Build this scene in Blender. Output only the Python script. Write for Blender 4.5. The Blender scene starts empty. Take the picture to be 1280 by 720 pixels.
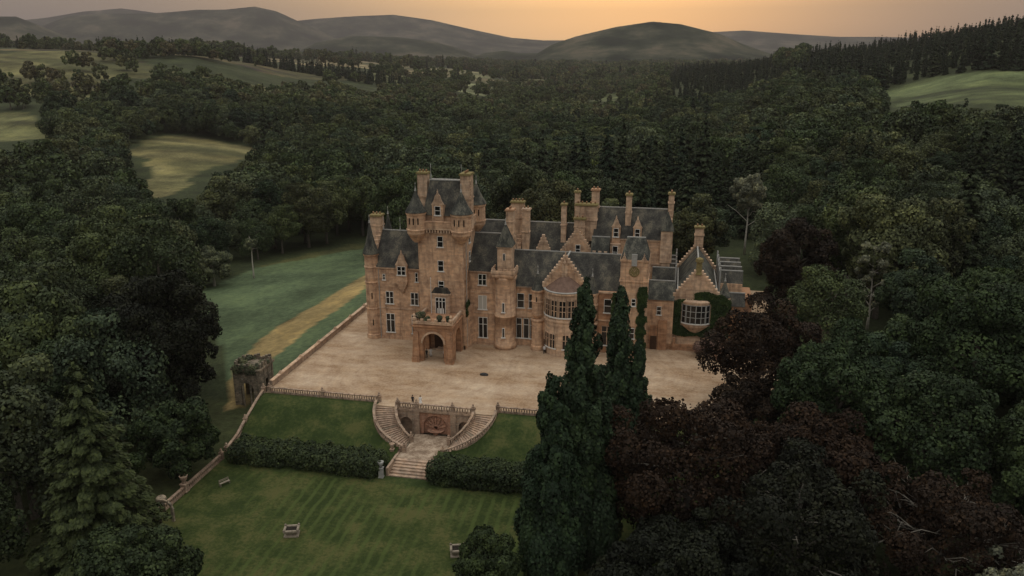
import bpy, bmesh, math, random
import numpy as np
from mathutils import Vector, Matrix
SC = bpy.context.scene
COL = SC.collection
# ------------------------------------------------------------------ camera
HEAD = math.atan(215/1063.)
cam_d = bpy.data.cameras.new('camera'); cam = bpy.data.objects.new('camera', cam_d); COL.objects.link(cam)
cam.location = (0, 0, 56)
cam.rotation_euler = (math.radians(90)-math.atan(300/1020.), 0, HEAD)
cam_d.sensor_width = 36; cam_d.lens = 36*1020/1280.
cam_d.clip_start = 1; cam_d.clip_end = 60000
SC.camera = cam
# ------------------------------------------------------------------ world, sun, exposure
SUN_EL = math.radians(4.0); SUN_AZ = math.radians(-2.0)      # azimuth from +Y to +X
W = bpy.data.worlds.new('World'); SC.world = W; W.use_nodes = True
nt = W.node_tree; nt.nodes.clear()
def nd(t, nt_=None, **k):
    n = (nt_ or nt).nodes.new(t)
    for a, b in k.items(): setattr(n, a, b)
    return n
def mth(op, a, b=None, c=None, T=None):
    if T is None: T = next((v.id_data for v in (a, b, c) if hasattr(v, 'id_data')), nt)
    n = nd('ShaderNodeMath', T, operation=op)
    for i, v in enumerate((a, b, c)):
        if v is None: continue
        if isinstance(v, (int, float)): n.inputs[i].default_value = v
        else: T.links.new(v, n.inputs[i])
    return n.outputs[0]
def ramp(fac, stops, T):
    n = nd('ShaderNodeValToRGB', T); e = n.color_ramp.elements
    while len(e) < len(stops): e.new(.5)
    for i, (p, c) in enumerate(stops): e[i].position = p; e[i].color = (*c, 1) if len(c) == 3 else c
    T.links.new(fac, n.inputs[0]); return n.outputs[0]
def mixc(f, a, b, T, typ='MIX'):
    n = nd('ShaderNodeMix', T, data_type='RGBA', blend_type=typ)
    for i, v in ((0, f), (6, a), (7, b)):
        if isinstance(v, (int, float)): n.inputs[i].default_value = v
        elif isinstance(v, tuple): n.inputs[i].default_value = (*v, 1)
        else: T.links.new(v, n.inputs[i])
    return n.outputs[2]
sky = nd('ShaderNodeTexSky', sky_type='NISHITA', sun_disc=False, sun_elevation=SUN_EL, sun_rotation=SUN_AZ,
         altitude=200, air_density=1.3, dust_density=3.0, ozone_density=1.0)
tc = nd('ShaderNodeTexCoord'); sp = nd('ShaderNodeSeparateXYZ'); nt.links.new(tc.outputs['Generated'], sp.inputs[0])
el = mth('ARCSINE', sp.outputs[2])                             # elevation
az = mth('ARCTAN2', sp.outputs[0], sp.outputs[1])              # azimuth from +Y
daz = mth('SUBTRACT', az, SUN_AZ-.10)
# thin evening cloud deck: bright grey overhead, dim mauve at the horizon, warm gap where the sun went down
over = ramp(mth('MULTIPLY', el, 1.0), [(0, (.31, .262, .228)), (.12, (.30, .26, .23)), (.45, (.72, .70, .66)), (1.0, (1.75, 1.72, 1.62))], nt)
g1 = mth('EXPONENT', mth('MULTIPLY', mth('POWER', mth('DIVIDE', daz, .30), 2), -1.0))
g2 = mth('EXPONENT', mth('MULTIPLY', mth('POWER', mth('DIVIDE', mth('SUBTRACT', el, .04), .16), 2), -1.0))
gl = mth('MULTIPLY', g1, g2)
cn = nd('ShaderNodeTexNoise'); cn.inputs['Scale'].default_value = 3; cn.inputs['Detail'].default_value = 5
mp = nd('ShaderNodeMapping'); mp.inputs['Scale'].default_value = (1, 1, 7)
nt.links.new(tc.outputs['Generated'], mp.inputs[0]); nt.links.new(mp.outputs[0], cn.inputs['Vector'])
cl = mth('MULTIPLY_ADD', cn.outputs[0], .5, .75)
base = mixc(1.0, over, cl, nt, 'MULTIPLY')
glow = mixc(gl, (0, 0, 0), (1.15, .68, .23), nt)
summed = mixc(1.0, base, glow, nt, 'ADD')
skyc = mixc(1.0, sky.outputs[0], (.06, .06, .06), nt, 'MULTIPLY')
tot = mixc(.25, summed, skyc, nt)
bg = nd('ShaderNodeBackground'); bg.inputs[1].default_value = 1.0
wo = nd('ShaderNodeOutputWorld'); nt.links.new(tot, bg.inputs[0]); nt.links.new(bg.outputs[0], wo.inputs[0])
sd = bpy.data.lights.new('sun', 'SUN'); sd.energy = .5; sd.angle = math.radians(25); sd.color = (1, .8, .6)
so = bpy.data.objects.new('sun', sd); COL.objects.link(so); so.location = (0, 0, 300)
so.rotation_euler = Vector((math.sin(SUN_AZ)*math.cos(SUN_EL), math.cos(SUN_AZ)*math.cos(SUN_EL), math.sin(SUN_EL))).to_track_quat('Z', 'Y').to_euler()
SC.view_settings.view_transform = 'Standard'; SC.view_settings.look = 'None'; SC.view_settings.gamma = 1
SC.view_settings.exposure = .14
SC.cycles.max_bounces = 5; SC.cycles.diffuse_bounces = 3; SC.cycles.glossy_bounces = 2; SC.cycles.volume_bounces = 1
SC.cycles.transparent_max_bounces = 4
# ------------------------------------------------------------------ helpers
def tag(o, label=None, cat=None, group=None, kind=None):
    if label: o['label'] = label
    if cat: o['category'] = cat
    if group: o['group'] = group
    if kind: o['kind'] = kind
    return o
def empty(name, loc=(0, 0, 0), rz=0, label=None, cat=None, group=None):
    o = bpy.data.objects.new(name, None); COL.objects.link(o); o.location = loc; o.rotation_euler = (0, 0, rz)
    o.empty_display_size = .5
    return tag(o, label, cat, group)
class MB:
    def __init__(s): s.v = []; s.f = []
    def add(s, vs, fs):
        n = len(s.v); s.v += [tuple(map(float, p)) for p in vs]; s.f += [tuple(i+n for i in f) for f in fs]
    def box(s, x0, x1, y0, y1, z0, z1):
        s.add([(x0, y0, z0), (x1, y0, z0), (x1, y1, z0), (x0, y1, z0), (x0, y0, z1), (x1, y0, z1), (x1, y1, z1), (x0, y1, z1)],
              [(0, 3, 2, 1), (4, 5, 6, 7), (0, 1, 5, 4), (1, 2, 6, 5), (2, 3, 7, 6), (3, 0, 4, 7)]); return s
    def frus(s, x0, x1, y0, y1, z0, X0, X1, Y0, Y1, z1):
        s.add([(x0, y0, z0), (x1, y0, z0), (x1, y1, z0), (x0, y1, z0), (X0, Y0, z1), (X1, Y0, z1), (X1, Y1, z1), (X0, Y1, z1)],
              [(0, 3, 2, 1), (4, 5, 6, 7), (0, 1, 5, 4), (1, 2, 6, 5), (2, 3, 7, 6), (3, 0, 4, 7)]); return s
    def ext(s, poly, a, b, axis='y'):
        m = {'y': lambda p, t: (p[0], t, p[1]), 'x': lambda p, t: (t, p[0], p[1]), 'z': lambda p, t: (p[0], p[1], t)}[axis]
        n = len(poly)
        s.add([m(p, a) for p in poly]+[m(p, b) for p in poly],
              [tuple(range(n)), tuple(range(2*n-1, n-1, -1))]+[(i, n+i, n+(i+1) % n, (i+1) % n) for i in range(n)]); return s
    def lathe(s, cx, cy, prof, n=16, ph=0., a0=0., a1=2*math.pi, sx=1., sy=1.):
        full = abs(a1-a0-2*math.pi) < 1e-6; k = n if full else n+1
        vs = []
        for r, z in prof:
            for i in range(k):
                a = a0+ph+(a1-a0)*i/n; vs.append((cx+r*sx*math.cos(a), cy+r*sy*math.sin(a), z))
        fs = []
        for j in range(len(prof)-1):
            for i in range(n):
                i2 = (i+1) % k; fs.append((j*k+i, j*k+i2, (j+1)*k+i2, (j+1)*k+i))
        fs.append(tuple(range(k-1, -1, -1))); fs.append(tuple((len(prof)-1)*k+i for i in range(k)))
        s.add(vs, fs); return s
    def tube(s, pts, rad, n=6):
        pts = [Vector(p) for p in pts]; k0 = len(s.v)
        if not isinstance(rad, (list, tuple)): rad = [rad]*len(pts)
        for i, p in enumerate(pts):
            d = (pts[min(i+1, len(pts)-1)]-pts[max(i-1, 0)]).normalized()
            a = d.orthogonal().normalized() if abs(d.z) > .9 else Vector((-d.y, d.x, 0)).normalized(); b = d.cross(a)
            for j in range(n):
                t = 2*math.pi*j/n; q = p+(a*math.cos(t)+b*math.sin(t))*rad[i]; s.v.append(tuple(q))
        for i in range(len(pts)-1):
            for j in range(n):
                s.f.append((k0+i*n+j, k0+i*n+(j+1) % n, k0+(i+1)*n+(j+1) % n, k0+(i+1)*n+j))
        s.f.append(tuple(k0+j for j in range(n-1, -1, -1))); s.f.append(tuple(k0+(len(pts)-1)*n+j for j in range(n))); return s
    def bar(s, p, q, w, h=None):
        """square bar from p to q"""
        h = h or w; p = Vector(p); q = Vector(q); d = (q-p).normalized()
        a = Vector((-d.y, d.x, 0)); a = a.normalized() if a.length > 1e-4 else Vector((1, 0, 0)); b = d.cross(a)
        vs = [p-a*w/2-b*h/2, p+a*w/2-b*h/2, p+a*w/2+b*h/2, p-a*w/2+b*h/2]; vs += [x+(q-p) for x in vs]
        s.add(vs, [(0, 3, 2, 1), (4, 5, 6, 7), (0, 1, 5, 4), (1, 2, 6, 5), (2, 3, 7, 6), (3, 0, 4, 7)]); return s
    def mesh(s, name, mat, smooth=False, org=None):
        me = bpy.data.meshes.new(name); o = (0, 0, 0) if org is None else org
        me.from_pydata([(a-o[0], b-o[1], c-o[2]) for a, b, c in s.v], [], s.f)
        bm = bmesh.new(); bm.from_mesh(me); bmesh.ops.recalc_face_normals(bm, faces=bm.faces); bm.to_mesh(me); bm.free()
        if mat: me.materials.append(mat)
        if smooth: me.shade_smooth()
        return me
    def build(s, name, mat, parent=None, smooth=False, local=False):
        """verts in world coordinates (or in the parent's frame when local)"""
        A = np.array(s.v); c = (A.min(0)+A.max(0))/2; c[2] = A[:, 2].min()
        me = s.mesh(name, mat, smooth, c)
        o = bpy.data.objects.new(name, me); COL.objects.link(o)
        if parent:
            o.parent = parent; o.location = Vector(c) if local else Vector(c)-parent.location
        else: o.location = c
        return o
def copy_tree(o, parent=None):
    c = o.copy(); COL.objects.link(c)
    if parent: c.parent = parent
    for ch in o.children: copy_tree(ch, c)
    return c
# ------------------------------------------------------------------ materials
def newmat(name, rough=.85, spec=.25):
    m = bpy.data.materials.new(name); m.use_nodes = True; T = m.node_tree; b = T.nodes['Principled BSDF']
    b.inputs['Roughness'].default_value = rough; b.inputs['Specular IOR Level'].default_value = spec
    return m, T, b
def noise(T, vec, scale, detail=4, rough=.55):
    n = nd('ShaderNodeTexNoise', T); n.inputs['Scale'].default_value = scale; n.inputs['Detail'].default_value = detail; n.inputs['Roughness'].default_value = rough
    if vec is not None: T.links.new(vec, n.inputs['Vector'])
    return n.outputs[0]
def pos(T): return nd('ShaderNodeNewGeometry', T).outputs['Position']
def mapv(T, v, sc):
    n = nd('ShaderNodeMapping', T); n.inputs['Scale'].default_value = sc; T.links.new(v, n.inputs[0]); return n.outputs[0]
def bump(T, b, h, strength=.4, dist=.05):
    n = nd('ShaderNodeBump', T); n.inputs['Strength'].default_value = strength; n.inputs['Distance'].default_value = dist
    T.links.new(h, n.inputs['Height']); T.links.new(n.outputs[0], b.inputs['Normal'])
def mottled(name, stops, scale=1., rough=.9, fine=6., spec=.08, bmp=.3, stretch=(1, 1, 1)):
    m, T, b = newmat(name, rough, spec); v = mapv(T, pos(T), stretch)
    f = mth('ADD', mth('MULTIPLY', noise(T, v, scale, 5), .65), mth('MULTIPLY', noise(T, v, scale*fine, 3), .35), T=T)
    T.links.new(ramp(f, stops, T), b.inputs['Base Color'])
    if bmp: bump(T, b, noise(T, v, scale*fine, 3), bmp, .05)
    return m
def stone_mat(name, c1, c2, dark, mortar, bw=.75, bh=.34, lichen=.15):
    m, T, b = newmat(name, .9, .2); P = pos(T); s3 = nd('ShaderNodeSeparateXYZ', T); T.links.new(P, s3.inputs[0])
    cb = nd('ShaderNodeCombineXYZ', T); T.links.new(mth('ADD', s3.outputs[0], s3.outputs[1], T=T), cb.inputs[0]); T.links.new(s3.outputs[2], cb.inputs[1])
    br = nd('ShaderNodeTexBrick', T); T.links.new(cb.outputs[0], br.inputs['Vector'])
    br.inputs['Scale'].default_value = 1; br.inputs['Brick Width'].default_value = bw; br.inputs['Row Height'].default_value = bh
    br.inputs['Mortar Size'].default_value = .016; br.inputs['Mortar Smooth'].default_value = .3; br.inputs['Bias'].default_value = -.1
    br.inputs['Color1'].default_value = (*c1, 1); br.inputs['Color2'].default_value = (*c2, 1); br.inputs['Mortar'].default_value = (*mortar, 1)
    big = ramp(noise(T, P, .22, 6, .65), [(.32, (.72, .68, .67)), (.5, (.95, .95, .95)), (.7, (1.10, 1.05, 1.0))], T)
    c = mixc(1, br.outputs[0], big, T, 'MULTIPLY')
    st = noise(T, mapv(T, P, (1.3, 1.3, .16)), 1.2, 4, .6)        # run-off staining
    c = mixc(ramp(st, [(.50, (0, 0, 0)), (.66, (.6, .6, .6))], T), c, dark, T)
    li = noise(T, P, 1.9, 6, .7)
    c = mixc(ramp(li, [(.60, (0, 0, 0)), (.70, (lichen,)*3)], T), c, (.42, .42, .36), T)
    bd = noise(T, mapv(T, P, (.10, .10, 1.5)), 1.0, 3, .7); c = mixc(1, c, ramp(bd, [(.34, (.80, .78, .77)), (.5, (1, 1, 1)), (.66, (1.12, 1.09, 1.05))], T), T, 'MULTIPLY')
    pt = noise(T, P, 1.1, 3, .6); c = mixc(1, c, ramp(pt, [(.36, (.80, .77, .76)), (.5, (1, 1, 1)), (.64, (1.16, 1.13, 1.08))], T), T, 'MULTIPLY')
    T.links.new(c, b.inputs['Base Color'])
    bump(T, b, mth('ADD', br.outputs['Fac'], noise(T, P, 5, 3), T=T), .35, -.03)
    return m
M = {}
M['stone'] = stone_mat('sandstone', (.59, .395, .262), (.48, .305, .195), (.20, .13, .09), (.45, .34, .25))
M['trim'] = stone_mat('sandstone_trim', (.58, .42, .30), (.50, .35, .24), (.2, .14, .10), (.42, .32, .24), 1.1, .5, .5)
M['warm'] = stone_mat('orange_sandstone', (.43, .25, .15), (.36, .195, .11), (.19, .11, .07), (.34, .22, .14), .8, .36, .2)
M['rubble'] = stone_mat('garden_stone', (.42, .31, .235), (.33, .235, .17), (.15, .12, .09), (.24, .2, .15), .6, .3, .75)
M['grey'] = stone_mat('weathered_stone', (.29, .24, .18), (.15, .13, .10), (.06, .06, .045), (.1, .09, .07), .6, .3, .8)
M['slate'] = mottled('slate', [(.40, (.032, .031, .029)), (.47, (.050, .048, .043)), (.54, (.072, .068, .058)), (.62, (.125, .112, .085))], .55, .9, 9, .05, .4, (1, 1, .3))
M['green_slate'] = mottled('green_slate', [(.40, (.036, .037, .034)), (.5, (.066, .066, .058)), (.6, (.13, .125, .10))], .9, .9, 6, .05, .4, (1, 1, .35))
M['red_slate'] = mottled('brown_slate', [(.3, (.10, .062, .047)), (.7, (.20, .13, .10))], 1.5, .7, 6)
M['lead'] = mottled('lead', [(.3, (.24, .24, .225)), (.7, (.38, .37, .35))], 2, .5, 4)
M['white'] = mottled('white_paint', [(.3, (.55, .53, .49)), (.7, (.68, .66, .62))], 3, .6, 3)
M['pot'] = mottled('clay_pot', [(.3, (.30, .16, .09)), (.7, (.42, .27, .17))], 4, .8, 3)
M['moss'] = mottled('moss_stone', [(.3, (.13, .11, .045)), (.7, (.27, .21, .10))], 3, .95, 3)
M['door'] = mottled('oak_door', [(.3, (.05, .03, .02)), (.7, (.09, .055, .035))], 3, .6, 3)
M['iron'] = mottled('iron', [(.3, (.03, .03, .03)), (.7, (.05, .05, .05))], 3, .5, 3)
M['bark'] = mottled('bark', [(.3, (.08, .07, .055)), (.7, (.19, .165, .14))], 3, .95, 4)
M['palebark'] = mottled('pale_bark', [(.3, (.28, .26, .22)), (.7, (.5, .46, .40))], 2, .95, 4)
M['dark'] = mottled('dark_interior', [(.3, (.015, .012, .01)), (.7, (.03, .025, .02))], 3)
m, T, b = newmat('window_glass', .08, .5); b.inputs['Base Color'].default_value = (.012, .012, .012, 1); M['glass'] = m
m, T, b = newmat('window_glass_blind', .3, .5); b.inputs['Base Color'].default_value = (.42, .40, .36, 1); M['blind'] = m
def grass_mat(name, a, bb, c, stripes=False, scale=.25):
    m, T, b = newmat(name, .95, .1); P = pos(T)
    f = mth('ADD', mth('MULTIPLY', noise(T, P, scale, 5, .6), .6), mth('MULTIPLY', noise(T, P, 2.1, 4, .7), .4), T=T)
    col = ramp(f, [(.42, a), (.5, bb), (.60, c)], T)
    if stripes:
        s3 = nd('ShaderNodeSeparateXYZ', T); T.links.new(P, s3.inputs[0])
        w = mth('SINE', mth('MULTIPLY', mth('ADD', mth('ADD', s3.outputs[0], mth('MULTIPLY', s3.outputs[1], .035, T=T), T=T), mth('MULTIPLY', noise(T, P, .35, 4), .8, T=T), T=T), 3.9, T=T), T=T)
        fade = ramp(noise(T, P, .09, 3), [(.40, (.05,)*3), (.58, (.9,)*3)], T)
        col = mixc(mth('MULTIPLY', ramp(w, [(.15, (0, 0, 0)), (.85, (.7, .7, .7))], T), fade, T=T), col, tuple(x*1.6 for x in bb), T)
    T.links.new(col, b.inputs['Base Color']); bump(T, b, noise(T, P, 7, 4, .7), .6, .12)
    return m
M['lawn'] = grass_mat('mown_grass', (.027, .040, .011), (.042, .056, .016), (.080, .080, .028), True)
M['bank'] = grass_mat('bank_grass', (.026, .040, .012), (.040, .056, .017), (.075, .078, .027), False)
# gravel
m, T, b = newmat('gravel', .95, .1); P = pos(T)
f = mth('ADD', mth('MULTIPLY', noise(T, mapv(T, P, (1, 2.6, 1)), .075, 7, .68), .7), mth('MULTIPLY', noise(T, P, 2.5, 3, .7), .3), T=T)
c = ramp(f, [(.36, (.235, .145, .085)), (.44, (.32, .22, .14)), (.52, (.39, .285, .195)), (.62, (.47, .365, .265))], T)
wv = nd('ShaderNodeTexWave', T); wv.wave_type = 'RINGS'; wv.rings_direction = 'Z'; wv.inputs['Scale'].default_value = .11; wv.inputs['Distortion'].default_value = 1.5; wv.inputs['Detail'].default_value = 3; wv.inputs['Detail Scale'].default_value = .35
mo = nd('ShaderNodeMapping', T); mo.inputs['Location'].default_value = (33, -139, 0); T.links.new(P, mo.inputs[0])
wn = nd('ShaderNodeTexNoise', T); wn.inputs['Scale'].default_value = .06; wn.inputs['Detail'].default_value = 3; T.links.new(P, wn.inputs['Vector'])
wa = nd('ShaderNodeVectorMath', T, operation='MULTIPLY_ADD'); T.links.new(wn.outputs['Color'], wa.inputs[0]); wa.inputs[1].default_value = (26, 18, 0); T.links.new(mo.outputs[0], wa.inputs[2])
T.links.new(wa.outputs[0], wv.inputs['Vector'])
trk = mixc(1, ramp(wv.outputs['Fac'], [(.0, (.93, .91, .90)), (.16, (1, 1, 1)), (.80, (1, 1, 1)), (1, (1.06, 1.06, 1.05))], T), ramp(noise(T, P, .35, 5, .7), [(.36, (.85, .81, .78)), (.48, (1, 1, 1)), (.64, (1.10, 1.09, 1.07))], T), T, 'MULTIPLY')
c = mixc(1, c, trk, T, 'MULTIPLY')
T.links.new(c, b.inputs['Base Color']); bump(T, b, noise(T, P, 9, 3), .4, .05); M['gravel'] = m
# terrain: vertex colour (what grows there) x noise
m, T, b = newmat('terrain', .95, .1); P = pos(T)
at = nd('ShaderNodeAttribute', T, attribute_name='cover')
v1 = ramp(mth('ADD', mth('MULTIPLY', noise(T, P, .035, 6, .65), .6), mth('MULTIPLY', noise(T, P, .7, 5, .7), .4), T=T), [(.38, (.75,)*3), (.5, (1.4,)*3), (.62, (2.2, 2.1, 1.85))], T)
T.links.new(mixc(1, at.outputs['Color'], v1, T, 'MULTIPLY'), b.inputs['Base Color']); bump(T, b, noise(T, P, 1.5, 5, .7), .8, .3); M['terrain'] = m
m, T, b = newmat('far_hills', 1, .05); P = pos(T)
c = ramp(mth('ADD', mth('MULTIPLY', noise(T, P, .0032, 7, .66), .85), mth('MULTIPLY', noise(T, P, .02, 4, .7), .15), T=T), [(.42, (.006, .012, .006)), (.49, (.020, .028, .015)), (.54, (.042, .046, .028)), (.62, (.095, .082, .055))], T)
T.links.new(c, b.inputs['Base Color']); M['hills'] = m
def leaf_mat(name, cols, rough=.75):
    """cols: ramp over per-tree random; the leaf tint attribute varies clumps"""
    m, T, b = newmat(name, rough, .15)
    oi = nd('ShaderNodeObjectInfo', T); at = nd('ShaderNodeAttribute', T, attribute_name='tint')
    c = ramp(oi.outputs['Random'], [(i/max(1, len(cols)-1), k) for i, k in enumerate(cols)], T)
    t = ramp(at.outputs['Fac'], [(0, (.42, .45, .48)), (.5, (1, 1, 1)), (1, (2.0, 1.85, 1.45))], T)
    T.links.new(mixc(1, c, t, T, 'MULTIPLY'), b.inputs['Base Color']); return m
M['broad'] = leaf_mat('foliage_broadleaf', [(.028, .043, .020), (.056, .072, .030), (.020, .033, .018), (.080, .090, .042), (.034, .053, .022), (.050, .055, .027), (.022, .038, .022), (.070, .088, .050), (.032, .044, .020), (.042, .062, .028)])
M['conif'] = leaf_mat('foliage_conifer', [(.010, .017, .010), (.021, .030, .015), (.013, .023, .014), (.028, .037, .018), (.012, .020, .012)])
M['cypress'] = leaf_mat('foliage_cypress', [(.019, .034, .017), (.023, .038, .019)])
M['copper'] = leaf_mat('foliage_copper', [(.0175, .0108, .0066), (.0215, .0122, .0070), (.0155, .0108, .0066)])
M['blackbeech'] = leaf_mat('foliage_dark_copper', [(.0095, .012, .0068), (.012, .013, .0072)])
M['pale'] = leaf_mat('foliage_pale', [(.13, .14, .095), (.14, .145, .10)])
M['lime'] = leaf_mat('foliage_yellow_green', [(.085, .105, .03), (.08, .10, .03)])
M['wood'] = mottled('grey_bark', [(.3, (.10, .09, .075)), (.7, (.22, .20, .17))], 2, .95, 4)
M['niche'] = stone_mat('pink_stone', (.42, .235, .165), (.34, .18, .12), (.2, .12, .08), (.3, .2, .14), .5, .25, .3)
M['glen'] = leaf_mat('foliage_glen', [(.050, .068, .028), (.085, .105, .045), (.034, .052, .022), (.110, .115, .055), (.056, .076, .032), (.095, .085, .048), (.040, .060, .026), (.075, .095, .045)])  # far trees: paler broadleaf leaves, with distance haze lightening painted into the colour
M['deep'] = leaf_mat('foliage_deep_green', [(.020, .034, .014), (.027, .040, .016), (.023, .037, .016), (.032, .043, .018)])
M['soft'] = leaf_mat('foliage_grey_green', [(.075, .088, .052), (.085, .095, .06)])
M['hedge'] = leaf_mat('foliage_hedge', [(.028, .040, .018), (.032, .044, .020)])
M['ivy'] = leaf_mat('foliage_ivy', [(.026, .044, .014), (.030, .048, .016)])
AZ0 = HEAD
AZK = np.array([-60,-45,-31,-22,-12,-5,0,6,13.7,21.6,31,45,60.])
RK = np.array([0,110,200,300,500,700,950,1300,1800,2600,4000,7000,14000.])
HT = np.array([
 [-7,-8,-10,-12,-10,-2,15,50,60,60,40,0,0],
 [-7,-8,-10,-12,-10,-2,15,50,60,60,40,0,0],
 [-7,-8,-10,-12,-12,-4,15,50,56,45,10,-15,-20],
 [-7,-7,-9,-13,-16,-9,8,45,45,32,0,-20,-20],
 [-7,-6,-8,-13,-20,-19,-12,3,20,22,-8,-20,-20],
 [-7,-5,-7,-12,-22,-25,-23,-19,-6,-3,-20,-25,-25],
 [-7,-5,-5,-10,-21,-26,-28,-28,-26,-24,-25,-25,-25],
 [-7,-5,-3,-7,-17,-24,-27,-28,-28,-26,-25,-25,-25],
 [-7,-5,-2,-3,-8,-12,-8,18,5,-20,-25,-25,-25],
 [-7,-5,-1,2,8,14,30,46,20,-10,-25,-25,-25],
 [-7,-5,0,6,20,31,66,74,50,10,-20,-25,-25],
 [-7,-5,2,12,30,45,80,95,80,30,-10,-25,-25],
 [-7,-5,2,12,30,45,80,95,80,30,-10,-25,-25.]])
def sstep(t):
    t = np.clip(t, 0, 1); return t*t*(3-2*t)
def vnoise(x, y, seed=0):
    xi = np.floor(x).astype(np.int64); yi = np.floor(y).astype(np.int64)
    fx = sstep(x-xi); fy = sstep(y-yi)
    def hsh(a, b):
        n = (a*374761393 + b*668265263 + seed*974711) & 0x7fffffff
        n = ((n ^ (n >> 13))*1274126177) & 0x7fffffff
        return ((n ^ (n >> 16)) & 0xffff)/65535.
    return (hsh(xi, yi)*(1-fx)+hsh(xi+1, yi)*fx)*(1-fy)+(hsh(xi, yi+1)*(1-fx)+hsh(xi+1, yi+1)*fx)*fy
def fbm(x, y, o=4, seed=0):
    s = 0; a = .5
    for k in range(o):
        s = s+a*vnoise(x*2**k, y*2**k, seed+k); a *= .5
    return s
def near_h(X, Y):
    X = np.asarray(X, float); Y = np.asarray(Y, float)
    inside = -5.3*sstep((116.5-Y)/13.)
    edge = -1.0-3.2*sstep((136-Y)/18.)
    out = np.minimum(edge, inside-.3)-5.0*sstep((-67-X)/38.)
    return np.where(X < -66.9, out, inside)
def hgt(X, Y):
    X = np.asarray(X, float); Y = np.asarray(Y, float)
    r = np.hypot(X, Y); az = np.degrees(np.arctan2(X, Y)+AZ0)
    az = np.clip(az, -60, 60)
    i = np.clip(np.searchsorted(AZK, az)-1, 0, len(AZK)-2); j = np.clip(np.searchsorted(RK, r)-1, 0, len(RK)-2)
    fa = sstep((az-AZK[i])/(AZK[i+1]-AZK[i])); fr = np.clip((r-RK[j])/(RK[j+1]-RK[j]), 0, 1)
    z = (HT[i, j]*(1-fr)+HT[i, j+1]*fr)*(1-fa)+(HT[i+1, j]*(1-fr)+HT[i+1, j+1]*fr)*fa
    z = z+(fbm(X/160., Y/160., 3, 5)-.44)*np.clip((r-230)/400., 0, 1)*14
    d = np.hypot((X+30)/1.15, Y-140)
    w = 1-sstep((d-55)/75.)
    return z*(1-w)+near_h(X, Y)*w
# ------------------------------------------------------------------ terrain
def pip(X, Y, poly):
    c = np.zeros(np.shape(X), bool); n = len(poly)
    for i in range(n):
        x1, y1 = poly[i]; x2, y2 = poly[(i+1) % n]
        if y1 == y2: continue
        c ^= ((y1 > Y) != (y2 > Y)) & (X < (x2-x1)*(Y-y1)/(y2-y1)+x1)
    return c
MEADOW = [(-119.2, 177.2), (-128, 198.6), (-130, 231.1), (-122, 253.8), (-113.0, 276), (-84, 215), (-66.3, 166), (-66.2, 138.7), (-66.3, 124.5), (-67, 113), (-79.4, 127.3), (-89.6, 142.9), (-107.7, 167.3)]
STRIP = [(-84, 215), (-82, 180), (-85, 160), (-84, 146), (-80, 128), (-74, 117), (-71.5, 120), (-74.5, 136), (-75.3, 152.3), (-73.9, 171.8), (-76, 196)]
FIELDS = [
 ([(-352.5, 466.8), (-375.3, 521.8), (-382.6, 561.1), (-352.2, 570.9), (-294.5, 554.3), (-269.9, 470.8), (-273.4, 435.4), (-247.4, 370.6), (-240.3, 340.3), (-249.1, 340.9), (-290.2, 404.1), (-325.8, 453.1)], (.125, .112, .052)),
 ([(-640, 590), (-539.2, 600.0), (-469.2, 545.7), (-436, 505), (-470, 450), (-560, 470)], (.115, .115, .052)),
 ([(-885.3, 880), (-850, 990), (-760, 1040), (-700, 1000), (-627.4, 927.5), (-560, 960.9), (-490.4, 990.4), (-500, 930), (-560, 880), (-640, 860), (-600, 800), (-520, 765.0), (-490.0, 690.3), (-629.3, 700), (-760, 690)], (.078, .074, .034)),
 ([(-1100, 980), (-1150, 1200), (-850, 1330), (-620, 1420), (-500, 1350), (-590, 1150), (-700, 1100), (-800, 1060), (-900, 1010)], (.082, .068, .036)),
 ([(-1000, 1750), (-860, 2050), (-627.5, 2171.7), (-400, 2140), (-480, 1880), (-620, 1730), (-760, 1650)], (.17, .14, .08)),
 ([(165, 760), (203.6, 767.3), (240.0, 722.3), (300, 700), (420, 640), (400, 520), (300, 500), (216.8, 515.0), (175, 560), (140.6, 610)], (.082, .100, .046)),
 ([(-430, 1460), (-420, 1740), (-346.6, 1600), (-350, 1420.7)], (.15, .16, .085)),
 ([(-611.4, 2126.5), (-677.7, 3121.6), (-533.0, 2635.1), (-473.0, 1769.2)], (.12, .12, .06)),
 ([(-419.5, 2237.8), (-295.4, 2469.8), (-277.1, 2101.2), (-369.5, 1901.2)], (.10, .105, .05)),
 ([(-575.6, 1531.7), (-542.5, 1731.4), (-486.0, 1500.3), (-534.2, 1362.6)], (.10, .105, .05)),
 ([(-163.4, 1492.8), (-109.9, 1536.8), (-100.4, 1323.5), (-138.3, 1300.5)], (.085, .10, .045)),
 ([(-900, 2400), (-500, 2500), (-480, 2300), (-700, 2250)], (.15, .14, .08)),
]
def stair_zone(X, Y):
    a = (np.hypot(X+39.2, Y-115.7) < 6.85) & (X < -39.2) & (Y < 115.7)
    b = (np.hypot(X+32.8, Y-115.7) < 6.85) & (X > -32.8) & (Y < 115.7)
    c = ((X > -40.0) & (X < -33.6) & (Y > 103.2) & (Y < 116.5)) | ((X > -39.4) & (X < -32.6) & (Y > 108.7) & (Y < 116.5))
    d = (X > -46.05) & (X < -25.95) & (Y >= 115.7)
    return a | b | c | d
azs = np.concatenate([np.arange(-180, -62, 6.), np.arange(-62, 62.1, .4), np.arange(66, 180, 6.)])
rs = np.concatenate([[1, 20, 40], np.arange(50, 300, 1.5), np.geomspace(300, 4600, 300)])
A_, R_ = np.meshgrid(np.radians(azs)-HEAD, rs, indexing='ij')
TX = R_*np.sin(A_); TY = R_*np.cos(A_); TZ = hgt(TX, TY)
sheet = (TX > -66.8) & (TX < 24) & (TY > 55) & (TY < 200)
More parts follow.
